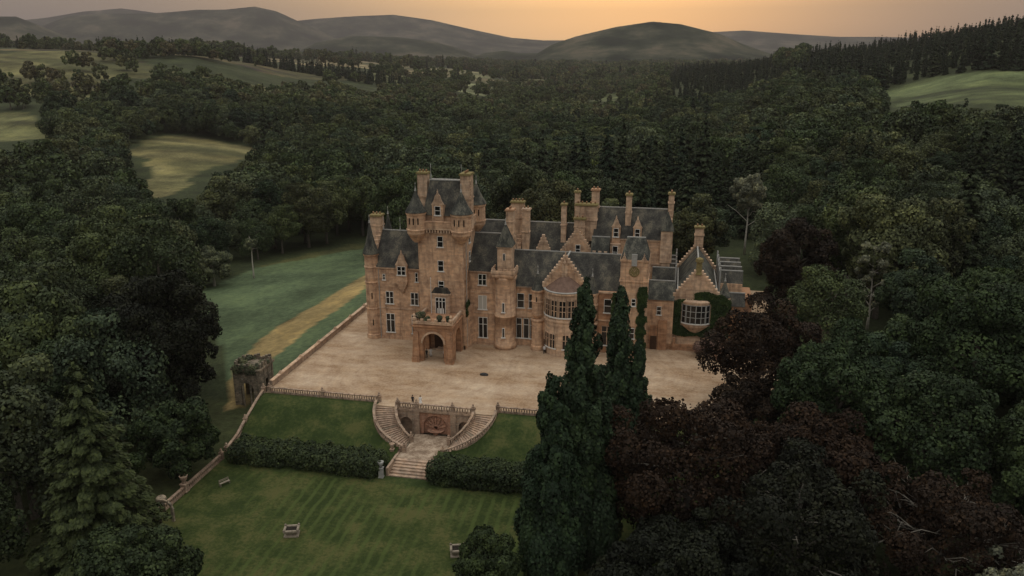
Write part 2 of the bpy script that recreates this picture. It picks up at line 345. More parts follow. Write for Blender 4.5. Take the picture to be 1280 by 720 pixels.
TZ = TZ-np.where(sheet, .6, 0)-np.where((TX > -48) & (TX < -24) & (TY > 101) & (TY < 119), 4.5, 0)
TZ = TZ+fbm(TX/7, TY/7, 3, 9)*np.where(sheet | pip(TX, TY, MEADOW), 0, .8)
TZ = TZ-sstep((R_-3600)/900)*60
cover = np.zeros(TX.shape+(4,), np.float32); cover[..., 3] = 1
cover[..., :3] = (.026, .032, .015)
moor = sstep((fbm(TX/260, TY/260, 4, 21)-.52)/.1)[..., None]*sstep((R_-1500)/900)[..., None]
cover[..., :3] = cover[..., :3]*(1-moor)+np.array((.10, .085, .05))*moor
for poly, c in FIELDS:
    k = pip(TX+(fbm(TX/30, TY/30, 3, 3)-.45)*16, TY+(fbm(TX/30, TY/30, 3, 4)-.45)*16, poly)
    cv = (np.array(c)[None, None]*((-.1+1.85*fbm(TX/90, TY/22, 7, 8))*(.55+.95*fbm(TX/10, TY/5, 3, 88)))[..., None])
    g = sstep((fbm(TX/110, TY/60, 3, 12)-.42)/.14)[..., None]
    cv = cv*(1-g*.5)+np.array((.03, .036, .016))*g*.5
    cover[..., :3] = np.where(k[..., None], np.clip(cv, .02, 1), cover[..., :3])
jx = TX+(fbm(TX/9, TY/9, 3, 31)-.45)*1.6
k = pip(jx, TY, MEADOW); cover[..., :3] = np.where(k[..., None], np.array((.058, .080, .042))*(.55+.5*fbm(TX/16, TY/45, 3, 14)+.45*fbm(TX/2.5, TY/14, 3, 19))[..., None], cover[..., :3])
rough = k & (fbm(TX/14, TY/14, 3, 17)*14-6+TY-(285+1.6*(TX+95)) > 0) & (TX < -96)
cover[..., :3] = np.where(rough[..., None], np.array((.048, .050, .022))*(.7+.7*fbm(TX/5, TY/9, 3, 15))[..., None], cover[..., :3])
k = pip(jx, TY, STRIP); cover[..., :3] = np.where(k[..., None], np.array((.165, .122, .055))*(.6+.85*fbm(TX/3, TY/7, 3, 16))[..., None], cover[..., :3])
k = (TX < -66) & (TX > -98) & (TY < 122) & (TY > 60) & ~pip(jx, TY, STRIP); cover[..., :3] = np.where(k[..., None], np.array((.036, .042, .018)), cover[..., :3])
def grid_mesh(name, X, Y, Z, mat, colour=None, keep=None, wrap=False):
    n, m_ = X.shape; me = bpy.data.meshes.new(name)
    V = np.stack([X, Y, Z], -1).reshape(-1, 3).astype(np.float32)
    I = np.arange(n*m_).reshape(n, m_)
    a = np.concatenate([I, I[:1]]) if wrap else I
    Q = np.stack([a[:-1, :-1], a[:-1, 1:], a[1:, 1:], a[1:, :-1]], -1)
    if keep is not None: Q = Q[keep]
    Q = Q.reshape(-1, 4)
    me.vertices.add(len(V)); me.vertices.foreach_set('co', V.ravel())
    me.loops.add(Q.size); me.loops.foreach_set('vertex_index', Q.ravel().astype(np.int32))
    me.polygons.add(len(Q)); me.polygons.foreach_set('loop_start', np.arange(0, Q.size, 4, dtype=np.int32))
    me.polygons.foreach_set('use_smooth', np.ones(len(Q), bool))
    if colour is not None:
        ca = me.color_attributes.new('cover', 'FLOAT_COLOR', 'POINT'); ca.data.foreach_set('color', colour.reshape(-1).astype(np.float32))
    me.update(calc_edges=True); me.validate(); me.materials.append(mat)
    o = bpy.data.objects.new(name, me); COL.objects.link(o)
    return o
tag(grid_mesh('terrain', TX, TY, TZ, M['terrain'], cover, wrap=True), kind='structure')
# far hills: real ridges at their distances (azimuth from the valley axis in degrees, crest height)
RIDGES = [
(12500, 1500, [(-60, 300), (-45, 420), (-35.3, 420), (-33.1, 411), (-30.8, 380), (-28.4, 449), (-26.4, 535), (-24.4, 583), (-22.2, 520), (-19.5, 456), (-16.6, 378), (-12, 200)]),
(9000, 1500, [(-29.6, 200), (-27.3, 342), (-25.4, 368), (-23.2, 373), (-21.6, 392), (-20.1, 417), (-18.5, 421), (-16.6, 455), (-15.3, 412), (-13.6, 291), (-11.9, 175), (-10.4, 40)]),
(6500, 900, [(-60, 150), (-35.3, 222), (-33.1, 241), (-30.8, 255), (-30.0, 257), (-29.0, 209), (-27.9, 149), (-26.6, 80)]),
(10500, 1500, [(-15.6, 250), (-14.1, 375), (-12.6, 404), (-11.1, 424), (-7.9, 455), (-5.3, 392), (-2.7, 282), (0.0, 179), (2.1, 150), (4.3, 150), (7.0, 94)]),
(5600, 700, [(-14.5, 20), (-13.0, 90), (-10.6, 135), (-7.5, 126), (-5.1, 96), (-3.2, 46), (-2.2, 5)]),
(4800, 450, [(-3.2, -10), (-1.9, 30), (-0.5, 43), (0.5, 30), (2.2, 30), (4.3, 4)]),
(4300, 750, [(0.2, -10), (1.6, 25), (2.7, 75), (4.3, 114), (6.9, 159), (9.3, 185), (11.1, 173), (13.7, 124), (15.2, 75), (16.8, 34), (18.3, 1)]),
(10800, 1500, [(9.7, 60), (11.7, 151), (13.2, 245), (15.2, 262), (18.6, 212), (21.0, 183), (23.3, 181), (26.9, 160), (31.7, 188), (45, 150), (60, 120)])]
haz = np.arange(-60, 60.1, .12); hr = np.concatenate([np.geomspace(2900, 7000, 110), np.geomspace(7100, 13400, 60)])
HA, HR = np.meshgrid(haz, hr, indexing='ij')
HX = HR*np.sin(np.radians(HA)-HEAD); HY = HR*np.cos(np.radians(HA)-HEAD)
HZ = -27.0-sstep((3400-HR)/500)*60+fbm(HX/500, HY/500, 4, 40)*22
for R0, wd, pr in RIDGES:
    pa = np.array([p[0] for p in pr]); pz = np.array([p[1] for p in pr], float)
    inside = (HA >= pa[0]) & (HA <= pa[-1])
    cz = np.interp(HA, pa, pz, left=-60, right=-60)
    t = np.abs(HR-R0)/wd*(1+.35*(fbm(HX/900, HY/900, 4, 50)-.45))
    prof = np.maximum(0, 1-t)**1.1*.75+np.exp(-(t*1.6)**2)*.25
    z = (cz+30)*prof*(1+.55*(fbm(HX/650, HY/650, 5, 60)-.5)*np.minimum(1, t*2.2))-30
    HZ = np.maximum(HZ, np.where(inside, z, -60))
tag(grid_mesh('hills', HX, HY, HZ, M['hills']), kind='structure')
# evening haze
hz = bpy.data.materials.new('haze'); hz.use_nodes = True; T = hz.node_tree; T.nodes.clear()
pv = nd('ShaderNodeVolumePrincipled', T); pv.inputs['Color'].default_value = (.47, .42, .43, 1); pv.inputs['Density'].default_value = 6.5e-5; pv.inputs['Anisotropy'].default_value = 0
T.links.new(pv.outputs[0], nd('ShaderNodeOutputMaterial', T).inputs['Volume'])
hb = MB(); hb.box(-13700, 13700, -2200, 13700, -140, 640); hzo = hb.build('haze', hz); tag(hzo, 'thin pale evening haze lying in the valley air', 'haze', kind='stuff')
# ------------------------------------------------------------------ lawns, forecourt
gx = np.arange(-66.6, 24, .3); gy = np.concatenate([np.arange(101.0, 116.7, .3), [116.8]])
BX, BY = np.meshgrid(gx, gy, indexing='ij'); BZ = near_h(BX, BY)+.0
cx_ = (BX[:-1, :-1]+BX[1:, 1:])/2; cy_ = (BY[:-1, :-1]+BY[1:, 1:])/2
bank = grid_mesh('grass_bank', BX, BY, BZ, M['bank'], keep=~stair_zone(cx_, cy_)); tag(bank, kind='structure')
gx = np.arange(-66.6, 24, .8); gy = np.arange(52, 101.9, .8)
BX, BY = np.meshgrid(gx, gy, indexing='ij'); BZ = near_h(BX, BY)-.004+.05*(fbm(BX/9, BY/9, 2, 3)-.45)
tag(grid_mesh('lawn', BX, BY, BZ, M['lawn']), kind='structure')
fc = MB()
fc.ext([(-66.2, 116.95), (-45.95, 116.95), (-45.95, 115.75), (-42.6, 115.75), (-42.6, 115.35), (-29.4, 115.35), (-29.4, 115.75), (-26.05, 115.75), (-26.05, 116.95), (22, 116.95), (22, 196), (-66.2, 196)], -.32, 0, 'z')
tag(fc.build('forecourt', M['gravel']), kind='structure')
# ------------------------------------------------------------------ castle
castle = empty('castle', (-30, 152, 0), 0, 'large turreted pink sandstone castle with tall square tower and slate roofs', 'castle')
def part(mb, name, mat, smooth=False, parent=None):
    p = parent or castle
    if p is castle: return mb.build(name, M[mat] if isinstance(mat, str) else mat, castle, smooth)
    A = np.array(mb.v); c = (A.min(0)+A.max(0))/2; c[2] = A[:, 2].min()
    o = bpy.data.objects.new(name, mb.mesh(name, M[mat] if isinstance(mat, str) else mat, smooth, c)); COL.objects.link(o); o.parent = p
    w = p.location+(castle.location if p.parent is castle else Vector((0, 0, 0))); o.location = Vector(c)-w
    return o
def arch(mb, u0, u1, z0, z1, uc, hw, sp_, a, b, axis='y', n=10, solid_to=None):
    """wall from u0..u1, z0..z1 with a round-headed opening; axis is the thickness axis"""
    R = lambda ua, ub, za, zb: mb.box(ua, ub, a, b, za, zb) if axis == 'y' else mb.box(a, b, ua, ub, za, zb)
    R(u0, uc-hw, z0, z1); R(uc+hw, u1, z0, z1)
    P = [(uc-hw*math.cos(math.pi*i/n), sp_+hw*math.sin(math.pi*i/n)) for i in range(n+1)]
    for i in range(n):
        (ua, za), (ub, zb) = P[i], P[i+1]; mb.ext([(ua, za), (ub, zb), (ub, z1), (ua, z1)], a, b, axis)
wcache = {}
def window(x, z0, z1, y, w=1.3, nv=1, hs=(.5,), rz=0., sill=.16, blind=False, head=None, frame='white', sur=True):
    """sash window: dark pane + white frame with mullions; x is the centre, y the wall face"""
    key = (round(w, 2), round(z1-z0, 2), nv, hs, blind, sill, head, frame, sur); h = z1-z0
    if key not in wcache:
        g = MB(); g.box(-w/2, w/2, -.03, .06, 0, h)
        f = MB(); t = .085
        for s in (-1, 1): f.box(s*w/2-t/2, s*w/2+t/2, -.10, .05, 0, h)
        f.box(-w/2-t/2, w/2+t/2, -.101, .05, h-t/2, h+t/2)
        for i in range(nv):
            u = -w/2+w*(i+1)/(nv+1); f.box(u-.075, u+.075, -.11, -.031, .01, h-.05)
        for k_ in hs: f.box(-w/2+.03, w/2-.03, -.095, -.032, h*k_-.045, h*k_+.045)
        s = MB(); s.box(-w/2-.2, w/2+.2, -.2, .05, -.2, 0)
        wcache[key] = (g.mesh('window', M['blind' if blind else 'glass']), f.mesh('window_frame', M[frame]), s.mesh('sill', M['white']))
    gm, fm, sm = wcache[key]
    o = bpy.data.objects.new('window', gm); COL.objects.link(o); o.parent = castle
    o.location = Vector((x, y, z0))-castle.location; o.rotation_euler = (0, 0, rz)
    c = bpy.data.objects.new('window_frame', fm); COL.objects.link(c); c.parent = o
    if sill: c = bpy.data.objects.new('window_sill', sm); COL.objects.link(c); c.parent = o
    return o
def roof_x(x0, x1, yf, yb, ze, zr, mat='slate', hip=0., hipr=None, cap=True, parent=None):
    m_ = MB(); ym = (yf+yb)/2; hr_ = hip if hipr is None else hipr; o = .25
    m_.add([(x0, yf-o, ze-.15), (x1, yf-o, ze-.15), (x1, yb+o, ze-.15), (x0, yb+o, ze-.15), (x0+hip, ym, zr), (x1-hr_, ym, zr)],
           [(0, 3, 2, 1), (0, 1, 5, 4), (2, 3, 4, 5), (0, 4, 3), (1, 2, 5)])
    r = part(m_, 'roof', mat)
    if cap:
        c = MB(); c.box(x0+hip, x1-hr_, ym-.11, ym+.11, zr-.10, zr+.08); part(c, 'roof_ridge', 'lead', parent=r)
    return r
def roof_y(xl, xr, y0, y1, ze, zr, mat='slate', o=.2, cap=True):
    m_ = MB(); xm = (xl+xr)/2
    m_.add([(xl-o, y0, ze-.15), (xl-o, y1, ze-.15), (xr+o, y1, ze-.15), (xr+o, y0, ze-.15), (xm, y0, zr), (xm, y1, zr)],
           [(0, 3, 2, 1), (0, 1, 5, 4), (2, 3, 4, 5), (0, 4, 3), (1, 2, 5)])
    r = part(m_, 'roof', mat)
    if cap:
        c = MB(); c.box(xm-.14, xm+.14, y0, y1, zr-.10, zr+.08); part(c, 'roof_ridge', 'lead', parent=r)
    return r
def gable_y(xl, xr, y0, y1, z0, ze, zr, steps=0, up=.35, mat='stone', name='gable'):
    """gable wall facing Y"""
    m_ = MB(); xm = (xl+xr)/2
    m_.ext([(xl, z0), (xr, z0), (xr, ze), (xm, zr), (xl, ze)], y0, y1, 'y')
    o = part(m_, name, mat)
    c = MB()
    if steps:
        for s in (-1, 1):
            for i in range(steps):
                a = i/steps; b_ = (i+1)/steps; hx = (xr-xl)/2
                ua = xm+s*hx*(1-a); ub = xm+s*hx*(1-b_); zt = ze+(zr-ze)*b_+up*.4
                c.box(min(ua, ub), max(ua, ub), y0-.08, y1+.08, zt-(zr-ze)/steps-.25, zt)
    else:
        for s in (-1, 1):
            hx = (xr-xl)/2; th = .28
            c.ext([(xm+s*(hx+.15), ze-.1), (xm, zr), (xm, zr+up), (xm+s*(hx+.15), ze-.1+up)], y0-.1, y1+.1, 'y')
    part(c, 'coping', 'trim', parent=o); return o
def gable_x(yf, yb, x0, x1, z0, ze, zr, steps=8, up=.35, mat='stone', name='gable'):
    m_ = MB(); ym = (yf+yb)/2
    m_.ext([(yf, z0), (yb, z0), (yb, ze), (ym, zr), (yf, ze)], x0, x1, 'x')
    o = part(m_, name, mat); c = MB()
    for s in (-1, 1):
        for i in range(steps):
            a = i/steps; b_ = (i+1)/steps; hy = (yb-yf)/2
            ua = ym+s*hy*(1-a); ub = ym+s*hy*(1-b_); zt = ze+(zr-ze)*b_+up*.4
            c.box(x0-.08, x1+.08, min(ua, ub), max(ua, ub), zt-(zr-ze)/steps-.25, zt)
    part(c, 'coping', 'trim', parent=o); return o
def chimney(x0, x1, y0, y1, z0, z1, pots=3, mat='trim', cap='moss', along='x'):
    m_ = MB(); m_.box(x0, x1, y0, y1, z0, z1-.35); m_.box(x0-.12, x1+.12, y0-.12, y1+.12, z0+(z1-z0)*.55, z0+(z1-z0)*.55+.22)
    o = part(m_, 'chimney', mat)
    c = MB(); c.box(x0-.2, x1+.2, y0-.2, y1+.2, z1-.36, z1-.12); c.box(x0-.1, x1+.1, y0-.1, y1+.1, z1-.12, z1); part(c, 'chimney_cap', cap, parent=o)
    for i in range(pots):
        t = (i+.5)/pots; cx = x0+(x1-x0)*t if along == 'x' else (x0+x1)/2; cy = (y0+y1)/2 if along == 'x' else y0+(y1-y0)*t
        p = MB(); p.lathe(cx, cy, [(.17, z1-.02), (.13, z1+.35), (.17, z1+.40), (.15, z1+.45)], 8); part(p, 'chimney_pot', 'pot', True, parent=o)
    return o
def finial(x, y, z, h=1.6, parent=None, mat='lead'):
    m_ = MB(); m_.lathe(x, y, [(.22, z-.2), (.2, z), (.09, z+.12), (.17, z+.3), (.05, z+.45), (.04, z+h*.7), (.09, z+h*.75), (.015, z+h)], 8)
    return part(m_, 'finial', mat, True, parent=parent)
def turret(cx, cy, r, z0, ze, zt, corb=1.6, mat='stone', roof='green_slate', slits=(), n=20, string=(), base=None, ov=.28):
    m_ = MB(); pr = []
    if corb:
        k_ = 6
        for i in range(k_):
            rr = .15+(r-.15)*((i+1)/k_)**.7; pr += [(rr*.93, z0-corb+corb*i/k_), (rr, z0-corb+corb*(i+.45)/k_)]
    else: pr += [(r+.18, z0), (r+.18, z0+.8), (r, z0+.95)]
    pr += [(r, z0+.1 if corb else z0+1)]
    for s_ in string: pr += [(r, s_), (r+.14, s_+.06), (r+.14, s_+.26), (r, s_+.34)]
    pr += [(r, ze-.55), (r+.16, ze-.4), (r+.2, ze-.02), (r+.05, ze)]
    m_.lathe(cx, cy, pr, n); o = part(m_, 'turret', mat)
    c = MB(); c.lathe(cx, cy, [(r+ov, ze-.02), (r+ov, ze+.08), (r*.72, ze+(zt-ze)*.32), (r*.40, ze+(zt-ze)*.62), (.08, zt)], n); rf = part(c, 'turret_roof', roof, False, parent=o)
    finial(cx, cy, zt-.1, 1.5, parent=o)
    for (a, zz) in slits:
        s_ = MB(); dx, dy = math.sin(a), -math.cos(a); px, py = cx+dx*(r-.02), cy+dy*(r-.02)
        s_.bar((px, py, zz-.6), (px, py, zz+.6), .2); part(s_, 'slit_window', 'glass', parent=o)
    return o
def strip(x0, x1, y, z, h=.26, d=.13, name='string_course', mat='trim'):
    m_ = MB(); m_.box(x0, x1, y-d, y+.03, z, z+h); return part(m_, name, mat)
def pediment(x, y, z, w, h, d=.35, mat='trim'):
    m_ = MB(); m_.ext([(x-w/2, z), (x+w/2, z), (x+w/2*.6, z+h*.35), (x+w*.18, z+h*.75), (x, z+h), (x-w*.18, z+h*.75), (x-w/2*.6, z+h*.35)], y, y+d, 'y'); o = part(m_, 'pediment', mat)
    finial(x, y+d/2, z+h-.1, .7, parent=o, mat='trim'); return o
def dormer(x, y, z0, z1, w, yb, ph=1.6, mat='stone', corbel=0, win=.95, nv=0):
    """stone dormer rising through the eaves"""
    m_ = MB(); m_.box(x-w/2, x+w/2, y, yb, z0, z1)
    if corbel:
        for i in range(4): m_.box(x-w/2*(.35+.2*i), x+w/2*(.35+.2*i), y+.02*(3-i), y+.5, z0-corbel+corbel*i/4, z0-corbel+corbel*(i+1)/4)
    o = part(m_, 'dormer', mat); pediment(x, y-.05, z1, w+.3, ph, .4)
    r = MB(); r.ext([(x-w/2-.1, z1-.02), (x+w/2+.1, z1-.02), (x, z1+ph*.7)], y+.36, yb+1.4, 'y'); part(r, 'dormer_roof', 'slate', parent=o)
    window(x, z1-1.9, z1-.25, y, win, nv, (.5,))
    return o
def parapet(x0, x1, y0, y1, z0, h=.9, t=.35, sides='fblr', merlon=True, name='parapet', mat='trim'):
    m_ = MB()
    segs = []
    if 'f' in sides: segs.append((x0, x1, y0, y0+t, 'x'))
    if 'b' in sides: segs.append((x0, x1, y1-t, y1, 'x'))
    if 'l' in sides: segs.append((x0, x0+t, y0+t+.003, y1-t-.003, 'y'))
    if 'r' in sides: segs.append((x1-t, x1, y0+t+.003, y1-t-.003, 'y'))
    for a, b_, c, d, ax in segs:
        m_.box(a, b_, c, d, z0, z0+h*.62)
        L = (b_-a) if ax == 'x' else (d-c); n = max(1, int(L/1.1)); 
        if merlon:
            for i in range(n):
                u = (i+.22)/n; w_ = .56/n
                if ax == 'x': m_.box(a+(b_-a)*u, a+(b_-a)*(u+w_), c+.02, d-.02, z0+h*.60, z0+h)
                else: m_.box(a+.02, b_-.02, c+(d-c)*u, c+(d-c)*(u+w_), z0+h*.60, z0+h)
        else:
            if ax == 'x': m_.box(a-.05, b_+.05, c-.06, d+.06, z0+h*.62, z0+h*.75)
            else: m_.box(a-.06, b_+.06, c, d, z0+h*.62, z0+h*.75)
    return part(m_, name, mat)

# -- west wing
b = MB(); b.box(-57.6, -47.0, 146.5, 157.5, -.2, 14.9); b.box(-57.7, -47.0, 146.38, 146.52, 0, .7); part(b, 'wall', 'stone')
roof_x(-57.3, -47.0, 146.5, 157.5, 15.0, 21.1)
gable_x(146.6, 157.4, -58.2, -57.3, -.2, 14.9, 21.5, 9)
chimney(-59.4, -57.3, 151.0, 153.2, 19, 24.2, 3, along='x')
b = MB(); b.box(-59.0, -57.6, 150.6, 153.6, 0, 19); part(b, 'chimney_breast', 'stone')
turret(-58.0, 147.0, 1.32, 0, 17.4, 23.7, 0, string=(6.1, 11.5, 14.6), slits=((.25, 9), (.25, 3.5)))
turret(-58.0, 157.5, 1.3, 12, 17.4, 23.4, 2.5)
strip(-56.7, -47.2, 146.5, 6.35); strip(-56.7, -47.2, 146.5, 14.55, .32, .2, 'cornice')
for x in (-54.3, -49.15): window(x, 7.45, 9.9, 146.5, 1.5, 1, (.5,))
window(-54.3, 1.5, 5.3, 146.5, 1.7, 1, (.66,)); window(-49.0, 1.5, 5.3, 146.5, 1.7, 1, (.66,))
window(-48.6, 12.2, 14.0, 146.5, .5, 0, (.5,))
dormer(-51.45, 145.9, 12.2, 15.5, 2.3, 149.0, 2.5, 'stone', 2.0, 1.6, 1)
window(-55.3, 12.3, 13.4, 146.5, .45, 0, (.5,))
b = MB(); b.tube([(-56.35, 146.36, .1), (-56.35, 146.36, 14.4)], .07); part(b, 'drainpipe', 'lead')
finial(-53.5, 152, 21.1, 2.6); finial(-57.0, 152.0, 21.2, 2.6)

# -- great tower
TX0, TX1, TY0, TY1 = -47.1, -38.3, 143.5, 153.5
b = MB(); b.box(TX0, TX1, TY0, TY1, -.2, 22.9); b.box(TX0-.12, TX1+.12, TY0-.12, TY1+.12, -.2, .8); part(b, 'tower', 'stone')
b = MB(); b.box(TX0-.1, TX1+.1, TY0-.1, TY1+.1, 22.6, 22.85)
for i in range(12):
    x = TX0+1.4+(TX1-TX0-2.8)*i/11
    b.box(x-.14, x+.14, TY0-.5, TY0, 22.9, 23.5); b.box(x-.14, x+.14, TY1, TY1+.45, 22.9, 23.5)
for i in range(11):
    y = TY0+1.6+(TY1-TY0-3.2)*i/10
    b.box(TX1, TX1+.45, y-.14, y+.14, 22.9, 23.5); b.box(TX0-.45, TX0, y-.14, y+.14, 22.9, 23.5)
b.box(TX0-.5, TX1+.5, TY0-.55, TY1+.5, 23.5, 23.8); part(b, 'corbel_table', 'trim')
parapet(TX0-.5, TX1+.5, TY0-.55, TY1+.5, 23.8, 1.7, .4, merlon=False, mat='stone')
for cx, cy in ((TX0-.15, TY0-.15), (TX1-.25, TY0-.05), (TX1+.05, TY1+.3), (TX0-.1, TY1)):
    big = cx > -42 and cy < 148
    turret(cx, cy, 1.9 if big else 1.75, 22.9, 26.75, 30.9, 1.9, string=(23.3,), slits=((.5, 25.2), (-.5, 25.2), (0., 25.2)))
b = MB(); b.box(TX0+.9, TX1-.9, TY0+1.3, TY1-1.3, 22.8, 26.0); part(b, 'cap_house', 'stone')
b = MB(); b.frus(TX0+.7, TX1-.7, TY0+1.1, TY1-1.1, 25.9, TX0+1.3, TX1-1.5, 148.0, 149.2, 32.0); rf = part(b, 'roof', 'slate')
b = MB(); b.box(TX0+1.2, TX1-1.4, 147.9, 149.3, 31.98, 32.15); part(b, 'roof_ridge', 'lead', parent=rf)
b = MB()
for i in range(24):
    x = TX0+1.4+(TX1-TX0-3.0)*i/23; b.box(x-.03, x+.03, 147.95, 148.01, 32.1, 32.55)
part(b, 'ridge_cresting', 'iron', parent=rf)
finial(TX0+1.3, 148.6, 32.1, 3.0); finial(TX1-1.5, 148.6, 32.1, 3.0)
chimney(-48.2, -46.3, 147.6, 149.4, 22.9, 33.5, 3); chimney(-39.5, -37.7, 146.5, 149.4, 22.9, 33.6, 3, along='y')
b = MB()
for i in range(18): b.box(-37.72, -37.55, 146.9-.2*(i % 2), 147.2, 23.5+i*.5, 23.8+i*.5)
part(b, 'chimney_quoin', 'trim')
dormer(-43.3, TY0+.7, 24.4, 28.0, 2.2, 147.5, 2.3, 'stone', 0, 1.05)
for z in (20.2, 15.5): window(-42.75, z, z+2.0, TY0, 1.05, 0, (.5,), head=1)
window(-42.75, 11.9, 13.5, TY0, 1.05, 0, (.5,))
# shallow oriel with the balcony door above the porch
b = MB(); b.box(-44.5, -41.0, TY0-.75, TY0, 7.0, 10.9); b.box(-44.7, -40.8, TY0-.9, TY0, 10.9, 11.25); part(b, 'oriel', 'trim')
b = MB(); b.ext([(-44.6, 11.25), (-40.9, 11.25), (-41.6, 12.3), (-43.9, 12.3)], TY0-.8, TY0, 'y'); part(b, 'oriel_roof', 'slate')
window(-42.75, 7.3, 10.4, TY0-.75, 1.9, 2, (.78,), sill=0)
b = MB(); b.box(-43.4, -42.1, TY0-.86, TY0-.74, 7.2, 8.3); part(b, 'door_panel', 'white')
# splayed corner between tower and wing
b = MB(); b.ext([(-38.35, 143.6), (-37.2, 147.1), (-38.4, 147.1)], -.2, 8.2, 'z'); b.box(-38.5, -38.1, 143.38, 143.6, 0, 8.0); part(b, 'buttress', 'stone')
b = MB(); b.tube([(-38.05, 144.6, .1), (-38.05, 144.6, 22.3)], .08); part(b, 'drainpipe', 'lead')
b = MB(); b.tube([(-44.55, 142.55, 7.0), (-44.55, 142.55, 14.2)], [.07, .05]); b.lathe(-44.55, 142.55, [(.1, 14.2), (.1, 14.35)], 8); part(b, 'flagpole', 'white')
window(-38.3, 20.2, 22.2, 148, 1.0, 0, (.5,), rz=math.pi/2); window(-38.3, 16.6, 18.4, 148, 1.0, 0, (.5,), rz=math.pi/2)

# -- porch
b = MB(); arch(b, -46.1, -38.7, -.2, 7.0, -42.35, 1.95, 3.6, 136.0, 137.0)
arch(b, 137.0, 143.36, -.2, 7.0, 140.2, 1.9, 3.6, -39.7, -38.7, 'x'); arch(b, 137.0, 143.36, -.2, 7.0, 140.2, 1.9, 3.6, -46.1, -45.1, 'x')
b.box(-46.05, -38.75, 136.05, 143.3, 7.0, 7.3); b.box(-46.3, -38.5, 135.8, 143.3, 6.75, 6.98); porch = part(b, 'porch', 'warm')
for x in (-46.35, -39.9):
    b = MB(); b.box(x, x+1.5, 135.2, 136.2, 0, .9); b.frus(x+.1, x+1.4, 135.3, 136.1, .9, x+.3, x+1.2, 135.7, 136.1, 5.8); part(b, 'porch_buttress', 'warm', parent=porch)
#PB
b = MB(); n = 14
for i in range(n+1):
    a = math.pi*i/n
    if i < n:
        a2 = math.pi*(i+1)/n; c0, s0, c1, s1 = math.cos(a), math.sin(a), math.cos(a2), math.sin(a2)
        b.ext([(-42.35-2.35*c0, 3.6+2.35*s0), (-42.35-2.35*c1, 3.6+2.35*s1), (-42.35-2.0*c1, 3.6+2.0*s1), (-42.35-2.0*c0, 3.6+2.0*s0)], 135.88, 136.02, 'y')
part(b, 'arch_moulding', 'trim', parent=porch)
b = MB()
for k_ in range(6):
    b.box(-46.1+k_*1.36, -45.5+k_*1.36, 135.95, 136.35, 7.3, 8.25)
b.box(-46.2, -38.6, 135.9, 136.3, 7.3, 7.8); b.box(-39.1, -38.7, 136.3, 143.2, 7.3, 8.0); b.box(-46.1, -45.7, 136.3, 143.2, 7.3, 8.0)
for x in (-46.0, -39.0): b.lathe(x+.1, 136.1, [(.35, 8.0), (.4, 8.4), (.2, 8.6), (.28, 8.9), (.03, 9.3)], 8)
part(b, 'porch_parapet', 'trim', parent=porch)
b = MB(); b.box(-44.3, -40.5, 143.3, 143.47, 0, 4.6); part(b, 'entrance_door', 'door')
b = MB(); b.ext([(-43.6, 0), (-41.2, 0), (-41.2, .3), (-43.6, .3)], 141.8, 143.3, 'y'); part(b, 'door_step', 'trim')

# -- right wing (east of the tower)
b = MB(); b.box(-38.2, -30.6, 147.0, 158.6, -.2, 15.0); b.box(-38.2, -31, 146.88, 147.02, 0, .7); part(b, 'wall', 'stone')
roof_x(-38.3, -31.5, 147.0, 158.6, 15.1, 21.2)
gable_x(147.1, 158.5, -31.5, -30.6, 11, 15.0, 21.8, 9)
chimney(-31.9, -30.5, 151.8, 153.6, 20.5, 26.2, 2, along='y', cap='pot')
strip(-38.1, -32.8, 147, 6.4); strip(-38.1, -32.8, 147, 14.65, .32, .2, 'cornice'); strip(-38.1, -32.8, 147, 10.55, .2, .1)
window(-35.55, 12.2, 14.3, 147, 1.5, 1, (.5,)); window(-35.55, 7.3, 10.0, 147, 1.6, 1, (), blind=True)
window(-35.5, 1.5, 5.6, 147, 1.7, 1, (.66,))
# round stair turret with square cap house
m_ = MB(); m_.lathe(-31.0, 146.7, [(2.2, -.2), (2.2, .9), (2.0, 1.1), (2.0, 6.4), (2.14, 6.45), (2.14, 6.7), (2.0, 6.75), (2.0, 13.4), (2.15, 13.8), (2.3, 14.4)], 24)
m_.box(-33.15, -28.95, 144.5, 148.9, 14.35, 15.2); part(m_, 'turret', 'stone', True)
parapet(-33.3, -28.8, 144.4, 148.9, 15.2, .95, .3, 'flr')
b = MB(); b.box(-32.2, -29.6, 145.3, 148.4, 15.0, 20.3); b.box(-32.35, -29.45, 145.15, 148.5, 20.05, 20.35); part(b, 'cap_house', 'trim')
b = MB(); b.frus(-32.5, -29.3, 145.0, 148.6, 20.3, -30.95, -30.85, 146.6, 146.9, 24.5); part(b, 'turret_roof', 'green_slate'); finial(-30.9, 146.7, 24.4, 1.2)
for z in (18.3,): window(-30.9, z-.6, z+.7, 145.3, .4, 0, (), sill=0)
for z in (8.6, 3.5): window(-30.95, z-.9, z+.9, 144.68, .4, 0, (), sill=.1)

# -- centre range
b = MB(); b.box(-30.6, -9.0, 148.0, 160.0, -.2, 12.0); part(b, 'wall', 'stone')
roof_x(-30.6, -9.2, 148.0, 160.0, 12.1, 17.8)
strip(-29.0, -25.6, 148.0, 6.5); strip(-29.0, -9.3, 148, 11.75, .3, .2, 'cornice')
window(-28.2, 7.8, 10.6, 148, 1.3, 0, (.5,)); window(-26.2, 7.8, 10.6, 148, .8, 0, (.5,))
for x in (-28.5, -27.1, -25.8): window(x-.0, 1.6, 5.6, 148 if x < -26 else 147.9, 1.0, 0, (.68,), frame='white')
b = MB(); b.box(-29.2, -25.4, 147.78, 148.0, 5.9, 7.0); part(b, 'carved_panel', 'trim')
